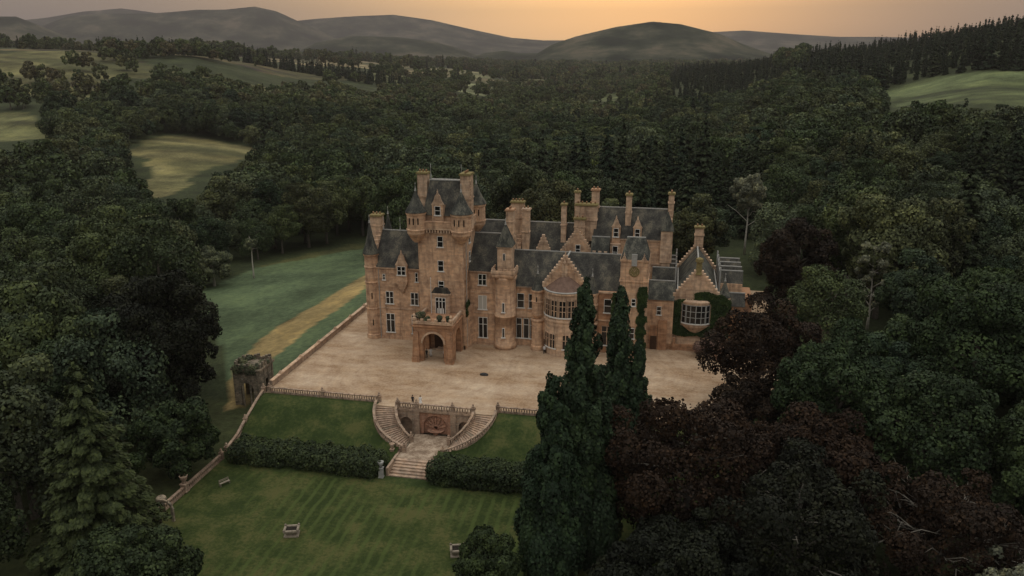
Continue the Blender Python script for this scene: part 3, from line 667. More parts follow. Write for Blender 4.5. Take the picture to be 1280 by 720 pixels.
# gabled centrepiece with bow window
b = MB(); b.box(-24.6, -14.4, 146.4, 148.2, -.2, 12.2); part(b, 'wall', 'stone')
gable_y(-24.2, -14.8, 146.4, 147.1, 11.9, 12.2, 18.7, 11, .5, 'stone')
roof_y(-24.2, -14.8, 147.1, 153.9, 12.3, 18.0)
b = MB(); b.box(-20.1, -19.0, 146.2, 146.45, 14.8, 17.4); b.lathe(-19.55, 146.3, [(.3, 17.3), (.34, 17.6), (.1, 18.2)], 8); part(b, 'carved_panel', 'trim')
finial(-19.5, 146.8, 19.1, 1.2, mat='trim')
cx, cy = -19.4, 147.0
b = MB(); b.lathe(cx, cy, [(3.9, -.2), (3.9, 6.7), (4.05, 6.75), (4.05, 7.05), (3.9, 7.1), (3.9, 7.6), (3.72, 7.6), (3.72, 11.1), (3.9, 11.1), (3.9, 12.0), (4.1, 12.1), (4.1, 12.45), (3.9, 12.5)], 28, 0, math.pi, 2*math.pi); bay = part(b, 'bow_window_wall', 'trim')
b = MB(); b.lathe(cx, cy, [(4.05, 12.45), (2.6, 13.6), (1.2, 14.7), (.1, 15.3)], 28, 0, math.pi, 2*math.pi); part(b, 'bow_window_roof', 'red_slate', parent=bay)
b = MB(); b.lathe(cx, cy, [(4.12, 12.44), (4.16, 12.6), (4.0, 12.66)], 28, 0, math.pi, 2*math.pi); part(b, 'bow_window_gutter', 'lead', parent=bay)
for k_, a in enumerate(np.radians(np.linspace(-72, 72, 7))):
    window(cx+math.sin(a)*3.86, 7.75, 11.0, cy-math.cos(a)*3.86, 1.25, 1, (.36, .68), rz=a, sill=.1, frame='trim')
for a in np.radians((-50, -28, 10, 32, 54)):
    window(cx+math.sin(a)*3.92, 1.6, 4.4, cy-math.cos(a)*3.92, 1.15, 1, (.6,), rz=a, frame='trim')
b = MB(); a = math.radians(-62); b.box(-.5, .5, -.1, .1, 0, 2.5); o = part(b, 'garden_door', 'door'); o.rotation_euler = (0, 0, a+.2); o.location = Vector((cx+math.sin(a)*3.95, cy-math.cos(a)*3.95, 0))-castle.location
for x in (-24.65, -14.3):
    turret(x, 146.5, 1.08, 7.2, 12.1, 15.4, 1.0, string=(9.6,), slits=((0, 10.2),), ov=.15)
    b = MB(); b.lathe(x, 146.6, [(1.3, -.2), (1.3, .8), (1.15, 1), (1.15, 5.6), (1.3, 6.0), (1.2, 6.25)], 18); part(b, 'pier', 'stone')
b = MB(); b.box(-13.2, -9.0, 147.1, 148.1, -.2, 12.1); part(b, 'wall', 'warm')
strip(-13.2, -9.2, 147.1, 6.4); strip(-13.2, -9.2, 147.1, 11.85, .3, .2, 'cornice')
window(-11.35, 8.1, 10.7, 147.1, 1.35, 0, (.5,)); window(-11.35, 1.6, 5.4, 147.1, 2.0, 1, (.7,), frame='trim')
# -- clock tower
b = MB(); b.box(-9.1, -4.1, 145.0, 151.2, -.2, 19.1); b.box(-9.25, -3.95, 144.85, 151.3, 14.9, 15.15); b.box(-9.25, -3.95, 144.85, 151.3, 18.75, 19.12); part(b, 'clock_tower', 'stone')
b = MB(); b.frus(-9.2, -4.0, 144.9, 151.3, 19.1, -8.3, -4.9, 147.6, 148.6, 22.6); rf = part(b, 'roof', 'green_slate')
b = MB(); b.box(-8.3, -4.9, 147.95, 148.25, 22.58, 22.74); part(b, 'roof_ridge', 'lead', parent=rf)
b = MB(); b.lathe(0, 0, [(.95, 0), (.95, .12), (.78, .16), (.74, .1), (.1, .1)], 24); rd = part(b, 'clock_face', 'moss'); rd.rotation_euler = (math.radians(90), 0, 0); rd.location = Vector((-6.6, 144.98, 16.9))-castle.location
b = MB()
for k_ in range(12):
    a = k_*math.pi/6; b.bar((math.sin(a)*.55, math.cos(a)*.55, 0.17), (math.sin(a)*.70, math.cos(a)*.70, .17), .06)
b.bar((0, 0, .18), (.25, .35, .18), .06); b.bar((0, 0, .19), (-.1, .55, .19), .05)
hd = bpy.data.objects.new('clock_marks', b.mesh('clock_marks', M['trim'])); COL.objects.link(hd); hd.parent = rd
b = MB(); b.box(-7.15, -6.15, 144.72, 144.98, 18.0, 20.2); part(b, 'carved_panel', 'lead'); pediment(-8.5, 144.9, 19.1, 1.1, .7); pediment(-4.9, 144.9, 19.1, 1.1, .7)
window(-6.5, 10.4, 11.7, 145, .7, 0, (.5,)); window(-6.6, 4, 6, 145, .9, 0, (.5,))
# -- link and low range beside the clock tower
b = MB(); b.box(-4.1, .8, 151.2, 157.0, -.2, 10.0); part(b, 'wall', 'stone'); roof_x(-4.1, .9, 151.2, 157.0, 10.1, 13.0, 'green_slate')
b = MB(); b.box(-3.4, -2.0, 150.9, 151.3, 0, 4.8); b.box(-1.9, -.2, 150.7, 151.3, 0, 6.0); part(b, 'wall', 'warm')
b = MB(); b.box(-3.3, -2.1, 150.82, 150.95, 0, 2.7); part(b, 'garden_door', 'door')
window(-1.9, 7.0, 8.6, 151.2, .8, 0, (.5,))
# -- east hall
b = MB(); b.box(.8, 9.4, 152.4, 171.0, -.2, 10.4); part(b, 'wall', 'stone')
gable_y(.6, 9.6, 151.8, 152.5, -.2, 10.5, 16.3, 10, .5, 'trim')
roof_y(.9, 9.3, 152.5, 171.0, 10.5, 16.2, 'green_slate')
gable_y(.6, 9.6, 171, 171.8, -.2, 10.6, 16.6, 10, .5, 'stone'); chimney(4.4, 6.2, 170.6, 172.0, 16, 20.4, 2)
b = MB(); b.lathe(5.1, 152.0, [(.75, 15.2), (.6, 15.6), (.5, 17.4), (.75, 17.6), (.7, 18.2), (.3, 18.4)], 8); part(b, 'gable_stack', 'moss')
b = MB()
for (x0, x1) in ((-3.6, .9), (9.3, 13.6)):
    b.box(x0, x1, 157.2, 171, -.2, 12.2)
part(b, 'wall', 'stone')
for (x0, x1) in ((-3.7, 1.0), (9.2, 13.7)):
    for i in range(4):
        y0 = 157.2+i*3.4; roof_x(x0, x1, y0+.26, y0+3.14, 12.2, 14.4, 'slate')
b = MB()
for x in (1.4, 8.8):
    b.bar((x, 153.2, 11.3), (x, 170.5, 11.3), .26); 
part(b, 'lead_gutter', 'lead')
for x in (.9, 9.3):
    b = MB()
    for y in (157.0, 160.6, 164.0, 167.4, 170.8): b.box(x-.14, x+.14, y-.14, y+.14, 10.4, 15.4)
    b.box(x-.10, x+.10, 157.0, 170.8, 14.3, 14.5); part(b, 'parapet', 'lead')
# bow window of the hall
b = MB(); cx, cy = 5.0, 152.0
b.lathe(cx, cy, [(.6, 3.3), (1.6, 4.2), (2.5, 5.0), (2.6, 5.6), (2.45, 5.6), (2.45, 9.4), (2.6, 9.4), (2.7, 9.9), (2.2, 10.2)], 20, 0, math.pi, 2*math.pi, sy=.55); part(b, 'oriel', 'trim')
for a in (-58, -35, -12, 12, 35, 58):
    r = math.radians(a); window(cx+2.5*math.sin(r), 5.75, 9.3, cy-2.5*.55*math.cos(r)-.02, 1.0, 0, (.33, .66), rz=math.atan(.55*math.tan(r)), sill=.05, frame='lead')
turret(10.1, 153.2, 1.1, 0, 10.8, 14.0, 0, 'trim')
b = MB(); b.box(10.6, 14.0, 153.4, 157.2, -.2, 9.0); part(b, 'wall', 'warm'); roof_x(10.5, 14.1, 153.4, 157.2, 9, 11)
b = MB(); b.box(12.0, 16.0, 160, 168, -.2, 8.6); part(b, 'wall', 'warm')
b = MB(); b.box(-.2, 6.6, 151.2, 151.75, 0, 1.2); b.box(1.0, 1.5, 150.9, 151.3, 0, 2.6); part(b, 'plinth_wall', 'warm')

# -- rear ranges
b = MB(); b.box(-42, -30.5, 160, 170, -.2, 15.3); part(b, 'wall', 'stone'); roof_x(-42, -30.5, 160, 170, 15.4, 21.3)
b = MB(); b.box(-30.5, -18.0, 158.8, 168, -.2, 15.0); part(b, 'wall', 'stone'); roof_x(-30.5, -18.0, 158.8, 168, 15.1, 21.6)
chimney(-32.9, -30.3, 161.6, 163.2, 18, 26.0, 4); chimney(-30.1, -28.7, 159.2, 160.8, 14, 25.0, 2, cap='trim')
gable_x(158.9, 169, -31.4, -30.5, 10, 15.3, 21.9, 9)
chimney(-22.4, -21.4, 160.8, 162.0, 16, 26.0, 1); chimney(-19.9, -18.9, 162.2, 163.4, 16, 28.4, 1)
gable_y(-27.0, -24.2, 158.3, 158.9, 14, 16.5, 19.8, 5, .5, 'trim'); roof_y(-26.8, -24.4, 158.9, 162.0, 16.3, 19.3, cap=False)
b = MB(); b.box(-29.9, -28.5, 158.5, 159.2, 11.5, 16.4); part(b, 'wall', 'trim')
gable_y(-22.6, -15.2, 159.4, 160.2, 8, 15.6, 21.1, 10, .5, 'stone'); roof_y(-22.3, -15.5, 160.2, 168.5, 15.6, 20.8)
b = MB(); b.box(-22.4, -15.4, 160.2, 168.5, -.2, 15.6); part(b, 'wall', 'stone')
window(-18.7, 16.2, 18.0, 159.4, .9, 0, (.5,))
chimney(-19.6, -15.3, 161.2, 163.0, 18.5, 26.0, 5); chimney(-19.6, -17.5, 159.9, 161.0, 19.0, 23.4, 2); chimney(-16.7, -15.2, 164.2, 165.6, 20, 28.6, 2, cap='pot')
b = MB(); b.box(-15.4, -.6, 160.0, 170.2, -.2, 19.6); part(b, 'wall', 'stone'); strip(-12, -.7, 160, 19.3, .32, .2, 'cornice'); strip(-4, -.7, 160, 14.5)
roof_x(-15.8, -.7, 160.0, 170.2, 19.7, 24.9); gable_x(160.1, 170.1, -1.0, -.4, 8, 19.6, 25.3, 8)
chimney(-9.6, -8.5, 162.0, 163.6, 19.5, 28.2, 2, along='y'); chimney(-1.3, -.2, 164.2, 165.8, 23.5, 28.3, 2, along='y')
for x in (-11.2, -7.0): dormer(x, 159.7, 18.0, 21.9, 1.6, 162.6, 1.8, 'stone', .8, .9)
b = MB(); b.box(-12.2, -10.2, 158.9, 160.1, 10, 18.6); part(b, 'bay', 'trim'); window(-11.2, 15.8, 18.2, 158.9, .95, 0, (.5,))
b = MB(); b.box(-2.4, -.1, 159.2, 161.6, 15.2, 21.6); b.box(-2.1, -.4, 159.4, 161.4, 14.4, 15.2); part(b, 'turret', 'trim')
b = MB(); b.frus(-2.6, .1, 159.0, 161.8, 21.6, -1.4, -1.1, 160.3, 160.5, 25.2); part(b, 'turret_roof', 'green_slate')
b = MB(); b.box(-15.8, -12.4, 157.6, 160, -.2, 17.0); part(b, 'wall', 'stone'); roof_x(-15.9, -12.3, 157.6, 160.4, 17.1, 20.0, 'green_slate')
parapet(-15.8, -12.4, 157.4, 160, 16.4, 1.0, .3, 'f')
# ------------------------------------------------------------------ balustrades, steps, garden
def me_of(mb, name, mat, smooth=False): return mb.mesh(name, M[mat], smooth)
def cpart(name, me, parent, loc, rz=0):
    o = bpy.data.objects.new(name, me); COL.objects.link(o); o.parent = parent; o.location = Vector(loc)-parent.location; o.rotation_euler = (0, 0, rz); return o
b = MB(); b.lathe(0, 0, [(.12, 0), (.12, .06), (.07, .1), (.13, .24), (.11, .34), (.06, .44), (.07, .5), (.12, .54), (.12, .6)], 6); BAL = {k: b.mesh('baluster', M[k], True) for k in ('rubble', 'trim')}
b = MB(); b.box(-.27, .27, -.27, .27, -.1, 1.0); b.box(-.33, .33, -.33, .33, 1.0, 1.12); b.lathe(0, 0, [(.18, 1.12), (.26, 1.3), (.12, 1.45), (.2, 1.6), (.02, 1.8)], 8); PIER = b.mesh('pier', M['rubble'])
def resample(pts, step):
    P = [Vector(p) for p in pts]; L = [0]
    for i in range(1, len(P)): L.append(L[-1]+(P[i].xy-P[i-1].xy).length)
    n = max(2, int(L[-1]/step)); out = []
    for k in range(n+1):
        d = L[-1]*k/n; i = max(0, min(len(P)-2, int(np.searchsorted(L, d)-1))); t = (d-L[i])/(L[i+1]-L[i]); out.append(P[i].lerp(P[i+1], t))
    return out
def balustrade(pts, label, group=None, foot=.25, piers=(), step=.42, down=0., cat='balustrade'):
    Q = resample(pts, step); e = empty('balustrade', pts[0], 0, label, cat, group)
    for nm, za, zb, w in (('coping', .82, .98, .42), ('plinth', -down, .24, .34)):
        m_ = MB(); S = resample(pts, 1.0)
        for i in range(len(S)-1):
            p, q = S[i], S[i+1]; d = (q-p); d.z = 0; d.normalize(); n_ = Vector((-d.y, d.x, 0))*w/2; d *= .04
            vs = [p-n_-d, q-n_+d, q+n_+d, p+n_-d]
            m_.add([(v.x, v.y, v.z+za) for v in vs]+[(v.x, v.y, v.z+zb) for v in vs], [(0, 3, 2, 1), (4, 5, 6, 7), (0, 1, 5, 4), (1, 2, 6, 5), (2, 3, 7, 6), (3, 0, 4, 7)])
        o = m_.build(nm, M['rubble'], e)
    k = 0
    for q in Q[1:-1]:
        if k < 100: cpart('baluster', BAL['rubble'], e, (q.x, q.y, q.z+.23)); k += 1
    for p in piers: cpart('pier', PIER, e, p)
    return e
balustrade([(-65.9, 117.1, 0), (-46.1, 117.1, 0)], 'long straight stone balustrade on the grass bank left of the steps', piers=[(-65.6, 117.1, 0), (-56.0, 117.1, 0), (-46.0, 117.1, 0)], down=1.2)
balustrade([(-25.9, 117.1, 0), (15, 117.1, 0)], 'straight stone balustrade running right from the steps behind the tall trees', piers=[(-26.0, 117.1, 0), (-16, 117.1, 0), (-5, 117.1, 0)], down=1.2)
balustrade([(-42.3, 115.55, 0), (-29.7, 115.55, 0)], 'short stone balustrade over the arched fountain wall between both stairs', piers=[(-42.3, 115.55, 0), (-39.1, 115.55, 0), (-33.1, 115.55, 0), (-29.7, 115.55, 0)])
def arcpts(cx, r, a0, a1, n=12, z0=0., z1=-4.2): return [(cx+r*math.cos(math.radians(a0+(a1-a0)*i/n)), 115.7+r*math.sin(math.radians(a0+(a1-a0)*i/n)), z0+(z1-z0)*i/n) for i in range(n+1)]
balustrade(arcpts(-39.2, 6.8, 180, 270), 'outer curved balustrade of the left flight of garden steps', piers=[(-39.1, 108.9, -4.2)], down=1.4)
balustrade(arcpts(-39.2, 3.3, 180, 268), 'inner curved balustrade of the left flight of garden steps', piers=[(-39.1, 112.4, -4.2)], down=1.0)
balustrade(arcpts(-32.8, 6.8, 0, -90), 'outer curved balustrade of the right flight of garden steps', piers=[(-32.9, 108.9, -4.2)], down=1.4)
balustrade(arcpts(-32.8, 3.3, 0, -88), 'inner curved balustrade of the right flight of garden steps', piers=[(-32.9, 112.4, -4.2)], down=1.0)
def curved_steps(cx, sgn, label):
    e = empty('garden_stair', (cx-sgn*5, 115.7, 0), 0, label, 'stair', 'curved flights of garden steps')
    n = 22; m_ = MB()
    for i in range(n):
        z = -.0-4.2*(i+1)/n; a = [math.radians(90*(i+k_)/n) for k_ in (0, 1.04)]
        poly = [(cx-sgn*3.45*math.cos(a[0]), 115.7-3.45*math.sin(a[0])), (cx-sgn*6.7*math.cos(a[0]), 115.7-6.7*math.sin(a[0])), (cx-sgn*6.7*math.cos(a[1]), 115.7-6.7*math.sin(a[1])), (cx-sgn*3.45*math.cos(a[1]), 115.7-3.45*math.sin(a[1]))]
        m_.ext(poly, -5.6-.003*i, z, 'z')
    m_.build('steps', M['rubble'], e)
    for r in (3.3, 6.8):
        m_ = MB(); n = 18
        for i in range(n):
            a0, a1 = math.radians(90*i/n), math.radians(90*(i+1)/n); z = -4.2*(i+.5)/n+.1
            m_.ext([(cx-sgn*(r-.17)*math.cos(a0), 115.7-(r-.17)*math.sin(a0)), (cx-sgn*(r+.17)*math.cos(a0), 115.7-(r+.17)*math.sin(a0)), (cx-sgn*(r+.17)*math.cos(a1), 115.7-(r+.17)*math.sin(a1)), (cx-sgn*(r-.17)*math.cos(a1), 115.7-(r-.17)*math.sin(a1))], -5.7, z-.6, 'z')
        m_.build('side_wall', M['rubble'], e)
curved_steps(-39.2, 1, 'left curved flight of stone steps down from the gravel forecourt')
curved_steps(-32.8, -1, 'right curved flight of stone steps down from the gravel forecourt')
ls = empty('garden_stair', (-36.8, 105.5, -5.3), 0, 'short straight flight of wide stone steps ending on the lower lawn', 'stair')
m_ = MB()
for i in range(6): m_.box(-39.75, -33.85, 103.3+.6*i, 107.1+.001*i, -5.45-.01*i, -5.24+.2*i)
m_.build('steps', M['rubble'], ls)
for xa in (-40.05, -33.9): m_ = MB(); m_.box(xa, xa+.35, 103.1, 108.9, -5.5, -4.0); m_.build('cheek_wall', M['rubble'], ls)
lp = MB(); lp.ext([(-40, 107.0), (-33.6, 107.0), (-33.6, 108.9), (-32.7, 108.9), (-32.7, 115.3), (-39.3, 115.3), (-39.3, 108.9), (-40, 108.9)], -5.5, -4.2, 'z'); tag(lp.build('stair_landing', mottled('worn_paving', [(.35, (.15, .105, .075)), (.47, (.24, .175, .125)), (.53, (.32, .245, .18)), (.6, (.42, .33, .25))], .7, .95, 6)), kind='structure')
fw = empty('fountain_wall', (-36, 115.5, -4.2), 0, 'arched retaining wall with reddish shell niche and basin under the forecourt', 'wall')
m_ = MB(); 
arch(m_, -42.4, -39.5, -4.6, -.34, -40.85, .95, -2.4, 115.35, 115.75); arch(m_, -32.5, -29.6, -4.6, -.34, -31.15, .95, -2.4, 115.35, 115.75)
m_.box(-42.4, -29.6, 116.3, 116.6, -4.6, -.34); m_.box(-39.5, -38.6, 115.2, 116.3, -4.6, -.34); m_.box(-33.4, -32.5, 115.2, 116.3, -4.6, -.34)
m_.build('wall', M['rubble'], fw)
m_ = MB(); arch(m_, -38.6, -33.4, -4.2, -.36, -36, 2.0, -2.9, 115.5, 115.85, n=14); m_.box(-38.6, -33.4, 115.9, 116.2, -4.2, -.36); m_.build('niche', M['niche'], fw)
m_ = MB(); m_.lathe(-36, 115.6, [(.5, -4.2), (.45, -3.9), (1.3, -3.6), (1.4, -3.45), (1.2, -3.45), (.2, -3.6)], 20, sy=.7)
for k_ in range(7):
    a = math.pi*(k_+.5)/7; m_.bar((-36, 115.8, -3.2), (-36+1.7*math.cos(a), 115.8, -3.0+1.7*math.sin(a)), .22)
m_.build('shell_basin', M['niche'], fw)
m_ = MB(); m_.box(-42.5, -29.5, 115.25, 115.5, -.34, -.02); m_.build('cornice', M['rubble'], fw)
# boundary walls on the left
def seg_wall(pts, h, t, label, down=1.5, mat='rubble', copm='trim', cat='wall', finials=0):
    e = empty('garden_wall', pts[0], 0, label, cat)
    m_ = MB(); c = MB()
    for i in range(len(pts)-1):
        p, q = Vector(pts[i]), Vector(pts[i+1]); d = q-p; n_ = Vector((-d.y, d.x, 0)).normalized()
        for mb, w, a, z in ((m_, t/2, -down, h), (c, t/2+.09, h, h+.14)):
            vs = [p-n_*w, q-n_*w, q+n_*w, p+n_*w]
            mb.add([(v.x, v.y, v.z+a) for v in vs]+[(v.x, v.y, v.z+z) for v in vs], [(0, 3, 2, 1), (4, 5, 6, 7), (0, 1, 5, 4), (1, 2, 6, 5), (2, 3, 7, 6), (3, 0, 4, 7)])
    m_.build('wall', M[mat], e); c.build('coping', M[copm], e)
    return e
e = seg_wall([(-66.5, 119.5, 0), (-66.5, 172, 0)], .95, .5, 'long low stone wall with pale coping along the left edge of forecourt', 3.0)
for k_ in range(6):
    m_ = MB(); y = 123+8*k_; m_.box(-66.8, -66.2, y-.3, y+.3, .9, 1.25); m_.lathe(-66.5, y, [(.15, 1.25), (.2, 1.4), (.02, 1.6)], 8); m_.build('finial_block', M['trim'], e)
balustrade([(-66.5, 117.0, -.2), (-66.5, 114.5, -1.0), (-66.7, 110.5, -2.9), (-66.6, 107.4, -4.2), (-66.8, 104.5, -5.0)], 'stepped stone balustrade descending the bank below the ruined pavilion', piers=[(-66.5, 116.8, -.1), (-66.7, 110.5, -2.9), (-66.8, 104.5, -5.0)], down=1.5)
balustrade([(-66.8, 103.0, -5.3), (-66.8, 93.0, -5.3)], 'stone balustrade beside the lawn between hedge end and urn pier', piers=[(-66.8, 102.9, -5.2)], down=1.2)
balustrade([(-66.8, 93.0, -5.3), (-66.8, 78.0, -5.3)], 'stone balustrade beside the lawn running to the moss topped gateway', piers=[], down=1.2)
def urn(x, y, z, label, mat='rubble', s=1., ped=.9, cat='urn', group=None):
    e = empty('garden_urn', (x, y, z), 0, label, cat, group)
    m_ = MB(); w = .38*s; m_.box(x-w, x+w, y-w, y+w, z, z+.15); m_.box(x-w*.8, x+w*.8, y-w*.8, y+w*.8, z+.15, z+ped); m_.box(x-w, x+w, y-w, y+w, z+ped, z+ped+.12); m_.build('pedestal', M[mat], e)
    m_ = MB(); q = z+ped+.12; m_.lathe(x, y, [(.22*s, q), (.1*s, q+.15*s), (.3*s, q+.4*s), (.4*s, q+.7*s), (.36*s, q+.75*s), (.48*s, q+.95*s), (.38*s, q+.95*s), (.3*s, q+.8*s)], 14); m_.build('bowl', M[mat], e, True)
urn(-66.8, 93.0, -5.2, 'mossy stone urn standing on the lawn balustrade midway', 'rubble', 1.3, 1.2)
urn(-40.6, 102.6, -5.3, 'pale stone urn on a pedestal at the foot of the steps', 'lead', 1.0, 1.5)
urn(-40.8, 108.2, -4.6, 'stone urn on a pier where hedge meets the landing', 'rubble', .9, 1.0)
# small gateway at the far end of the lawn balustrade
e = empty('garden_gateway', (-65.0, 84.5, -5.3), 0, 'curved lichen covered stone gateway with mossy urn against the balustrade', 'gateway')
m_ = MB()
for i in range(6):
    a0, a1 = math.pi*i/6, math.pi*(i+1)/6
    for s_, y in ((1, 83.2), (1, 85.9)):
        m_.bar((-65.2+1.2*math.cos(a0), y, -3.4+1.1*math.sin(a0)), (-65.2+1.2*math.cos(a1), y, -3.4+1.1*math.sin(a1)), .3)
for x in (-66.4, -64.0):
    for y in (83.2, 85.9): m_.box(x-.17, x+.17, y-.17, y+.17, -5.5, -3.3)
m_.box(-66.6, -66.2, 83.2, 85.9, -3.3, -3.0); m_.build('arch', M['grey'], e)
m_ = MB(); m_.lathe(-66.3, 87.0, [(.4, -5.3), (.35, -3.6), (.5, -3.5), (.25, -3.3), (.75, -2.9), (.6, -2.55), (.1, -2.4)], 12); m_.build('urn', M['grey'], e, True)
m_ = MB(); m_.lathe(-63.6, 83.6, [(.2, -5.3), (.3, -5.0), (.15, -4.9), (.28, -4.6), (.02, -4.4)], 10); m_.build('stone_ball', M['grey'], e, True)
# ruined pavilion
gz = empty('stone_pavilion', (-71.4, 122.3, -4.4), 0, 'ruined square stone garden pavilion with arches and overgrown parapet', 'pavilion')
x0, x1, y0, y1, z0, z1 = -73.9, -68.9, 119.9, 124.9, -5.2, 2.3
m_ = MB(); arch(m_, x0, x1, z0, z1, (x0+x1)/2, 1.2, -1.2, y0, y0+.6); arch(m_, x0, x1, z0, z1, (x0+x1)/2, 1.2, -1.2, y1-.6, y1)
arch(m_, y0+.6, y1-.6, z0, z1, (y0+y1)/2, 1.2, -1.0, x1-.6, x1, 'x'); arch(m_, y0+.6, y1-.6, z0, z1, (y0+y1)/2, 1.2, -1.0, x0, x0+.6, 'x'); m_.build('wall', M['grey'], gz)
m_ = MB(); m_.box(x0-.25, x1+.25, y0-.25, y1+.25, z1, z1+.35); m_.build('cornice', M['grey'], gz)
m_ = MB(); rr = random.Random(3)
for i in range(9):
    for (ax, c) in (('y', y0-.1), ('y', y1-.25), ('x', x1-.2), ('x', x0-.15)):
        if rr.random() < .38: continue
        u = (i+.1)/9; h = rr.uniform(.45, 1.1); w = .48
        if ax == 'y': X = x0+(x1-x0-.2)*u; m_.box(X, X+w, c, c+.35, z1+.34, z1+.34+h)
        else: Y = y0+.4+(y1-y0-.8)*u; m_.box(c, c+.35, Y, Y+w*.8, z1+.34, z1+.34+h)
m_.build('parapet', M['grey'], gz)
m_ = MB()
for i in range(4):
    for (ax, c) in (('y', y0-.12), ('x', x1+.0)):
        u = x0+.3+i*1.45 if ax == 'y' else y0+.3+i*1.4
        if ax == 'y': m_.box(u-.15, u+.15, c, c+.15, z0, z1)
        else: m_.box(c, c+.13, u-.15, u+.15, z0, z1)
m_.build('pilaster', M['grey'], gz)
# planters on the lawn
M['trough'] = mottled('mossy_stone', [(.3, (.15, .125, .095)), (.7, (.34, .29, .23))], 3, .95, 4)
def planter(x, y, label):
    e = empty('stone_planter', (x, y, -5.3), .3, label, 'planter', 'carved stone planters on the lower lawn')
    m_ = MB(); m_.box(-.95, .95, -.75, .75, -.1, .16); m_.frus(-.6, .6, -.45, .45, .16, -.85, .85, -.7, .7, .75)
    m_.box(-.98, .98, -.82, -.55, .75, .98); m_.box(-.98, .98, .55, .82, .75, .98); m_.box(-.98, -.7, -.55, .55, .75, .98); m_.box(.7, .98, -.55, .55, .75, .98); m_.build('basin', M['trough'], e, local=True)
    m_ = MB(); m_.box(-.7, .7, -.55, .55, .62, .80); m_.build('soil', M['dark'], e, local=True)
    m_ = MB()
    for s_ in (-1, 1):
        for t in (-1, 1): m_.lathe(.86*s_, .7*t, [(.13, .98), (.17, 1.1), (.02, 1.25)], 8)
    m_.build('knob', M['trough'], e, True, local=True)
planter(-46.9, 86.1, 'squat carved stone planter standing nearer the left of the striped lawn')
planter(-24.4, 86.2, 'squat carved stone planter on the lawn nearer the tall dark trees')
e = empty('garden_bench', (-62.3, 96.0, -5.3), math.radians(62), 'small pale garden bench on the lawn corner below the hedge', 'bench')
m_ = MB(); m_.box(-.8, .8, -.2, .2, .40, .46); m_.build('seat', M['trough'], e, local=True)
m_ = MB(); m_.box(-.8, .8, .2, .25, .62, .70); m_.box(-.8, .8, .2, .25, .80, .88); m_.build('backrest', M['trough'], e, local=True)
for sx in (-.72, .72):
    for sy in (-.17, .2): m_ = MB(); m_.box(sx-.04, sx+.04, sy-.04, sy+.04, 0, .4 if sy < 0 else .9); m_.build('leg', M['trough'], e, local=True)
e = MB(); e.lathe(0, 0, [(.75, 0), (.8, .12), (.7, .3), (.45, .38), (.3, .30)], 10, sy=.55); o = e.build('stone_trough', M['iron']); o.location = (-31.7, 131.6, 0); tag(o, 'small dark low stone trough alone on the open gravel', 'trough')
# people
def person(x, y, z, rz, top, leg, hair, label, seated=False, skirt=False, s=1.):
    me = bpy.data.meshes.new('person'); hip = .92*s if not seated else .05
    J = [(0, 0, hip), (0, 0, hip+.25), (0, 0, hip+.48), (0, 0, hip+.58), (0, -.01, hip+.68), (0, -.01, hip+.80)]
    Rr = [.15, .125, .15, .06, .09, .085]; E_ = [(0, 1), (1, 2), (2, 3), (3, 4), (4, 5)]
    for sx in (-1, 1):
        n = len(J)
        if seated: J += [(sx*.09, 0, hip-.01), (sx*.11, -.42, hip+.02), (sx*.11, -.46, hip-.40), (sx*.11, -.58, hip-.44)]
        else: J += [(sx*.09, 0, hip-.06), (sx*.10, -.02+.06*sx, hip*.52), (sx*.11, .02+.1*sx, .07), (sx*.12, -.14+.1*sx, .035)]
        Rr += [.10, .075, .05, .045]; E_ += [(0, n), (n, n+1), (n+1, n+2), (n+2, n+3)]
        n = len(J); J += [(sx*.19, 0, hip+.45), (sx*.25, .02, hip+.18), (sx*.22, -.12, hip-.04), (sx*.2, -.18, hip-.12)]; Rr += [.065, .045, .035, .035]; E_ += [(2, n), (n, n+1), (n+1, n+2), (n+2, n+3)]
    me.from_pydata(J, E_, []); o = bpy.data.objects.new('person', me); COL.objects.link(o)
    md = o.modifiers.new('Skin', 'SKIN'); sv = me.skin_vertices[0].data
    for i, r in enumerate(Rr): sv[i].radius = (r, r)
    sv[0].use_root = True
    sb = o.modifiers.new('Sub', 'SUBSURF'); sb.levels = 1; sb.render_levels = 1
    dg = bpy.context.evaluated_depsgraph_get(); m2 = bpy.data.meshes.new_from_object(o.evaluated_get(dg)); o.modifiers.clear(); o.data = m2
    mats = []
    for nm, c in (('skin', (.45, .28, .2)), ('cloth_top', top), ('cloth_leg', leg), ('shoes', (.02, .02, .02))):
        m_, T, b_ = newmat('person_'+nm); b_.inputs['Base Color'].default_value = (*c, 1); m2.materials.append(m_)
    for p in m2.polygons:
        c = p.center; zz = c.z-hip; p.use_smooth = True
        p.material_index = 0 if (zz > .55 or (abs(c.x) > .19 and zz < .05 and not (c.z < .3))) else (1 if zz > -.02 and not (seated and c.y < -.15 and zz < .1) else (3 if c.z < (.09 if not seated else -.30) else 2))
    h = MB(); h.lathe(0, .02, [(.03, hip+.66), (.10, hip+.70), (.108, hip+.80), (.09, hip+.87), (.02, hip+.905)], 10); ho = h.build('hair', None, None, True); ho.parent = o
    m_, T, b_ = newmat('hair'); b_.inputs['Base Color'].default_value = (*hair, 1); ho.data.materials.append(m_)
    if skirt: k_ = MB(); k_.lathe(0, 0, [(.32, .25), (.26, .6), (.16, hip+.05), (.15, hip+.1)], 12); ko = k_.build('skirt', m2.materials[2], None, True); ko.parent = o
    o.location = (x, y, z); o.rotation_euler = (0, 0, rz); tag(o, label, 'person'); return o
person(-40.2, 117.0, 0, math.pi, (.02, .02, .025), (.02, .02, .025), (.03, .02, .015), 'person in a black suit standing at the terrace balustrade above the fountain wall')
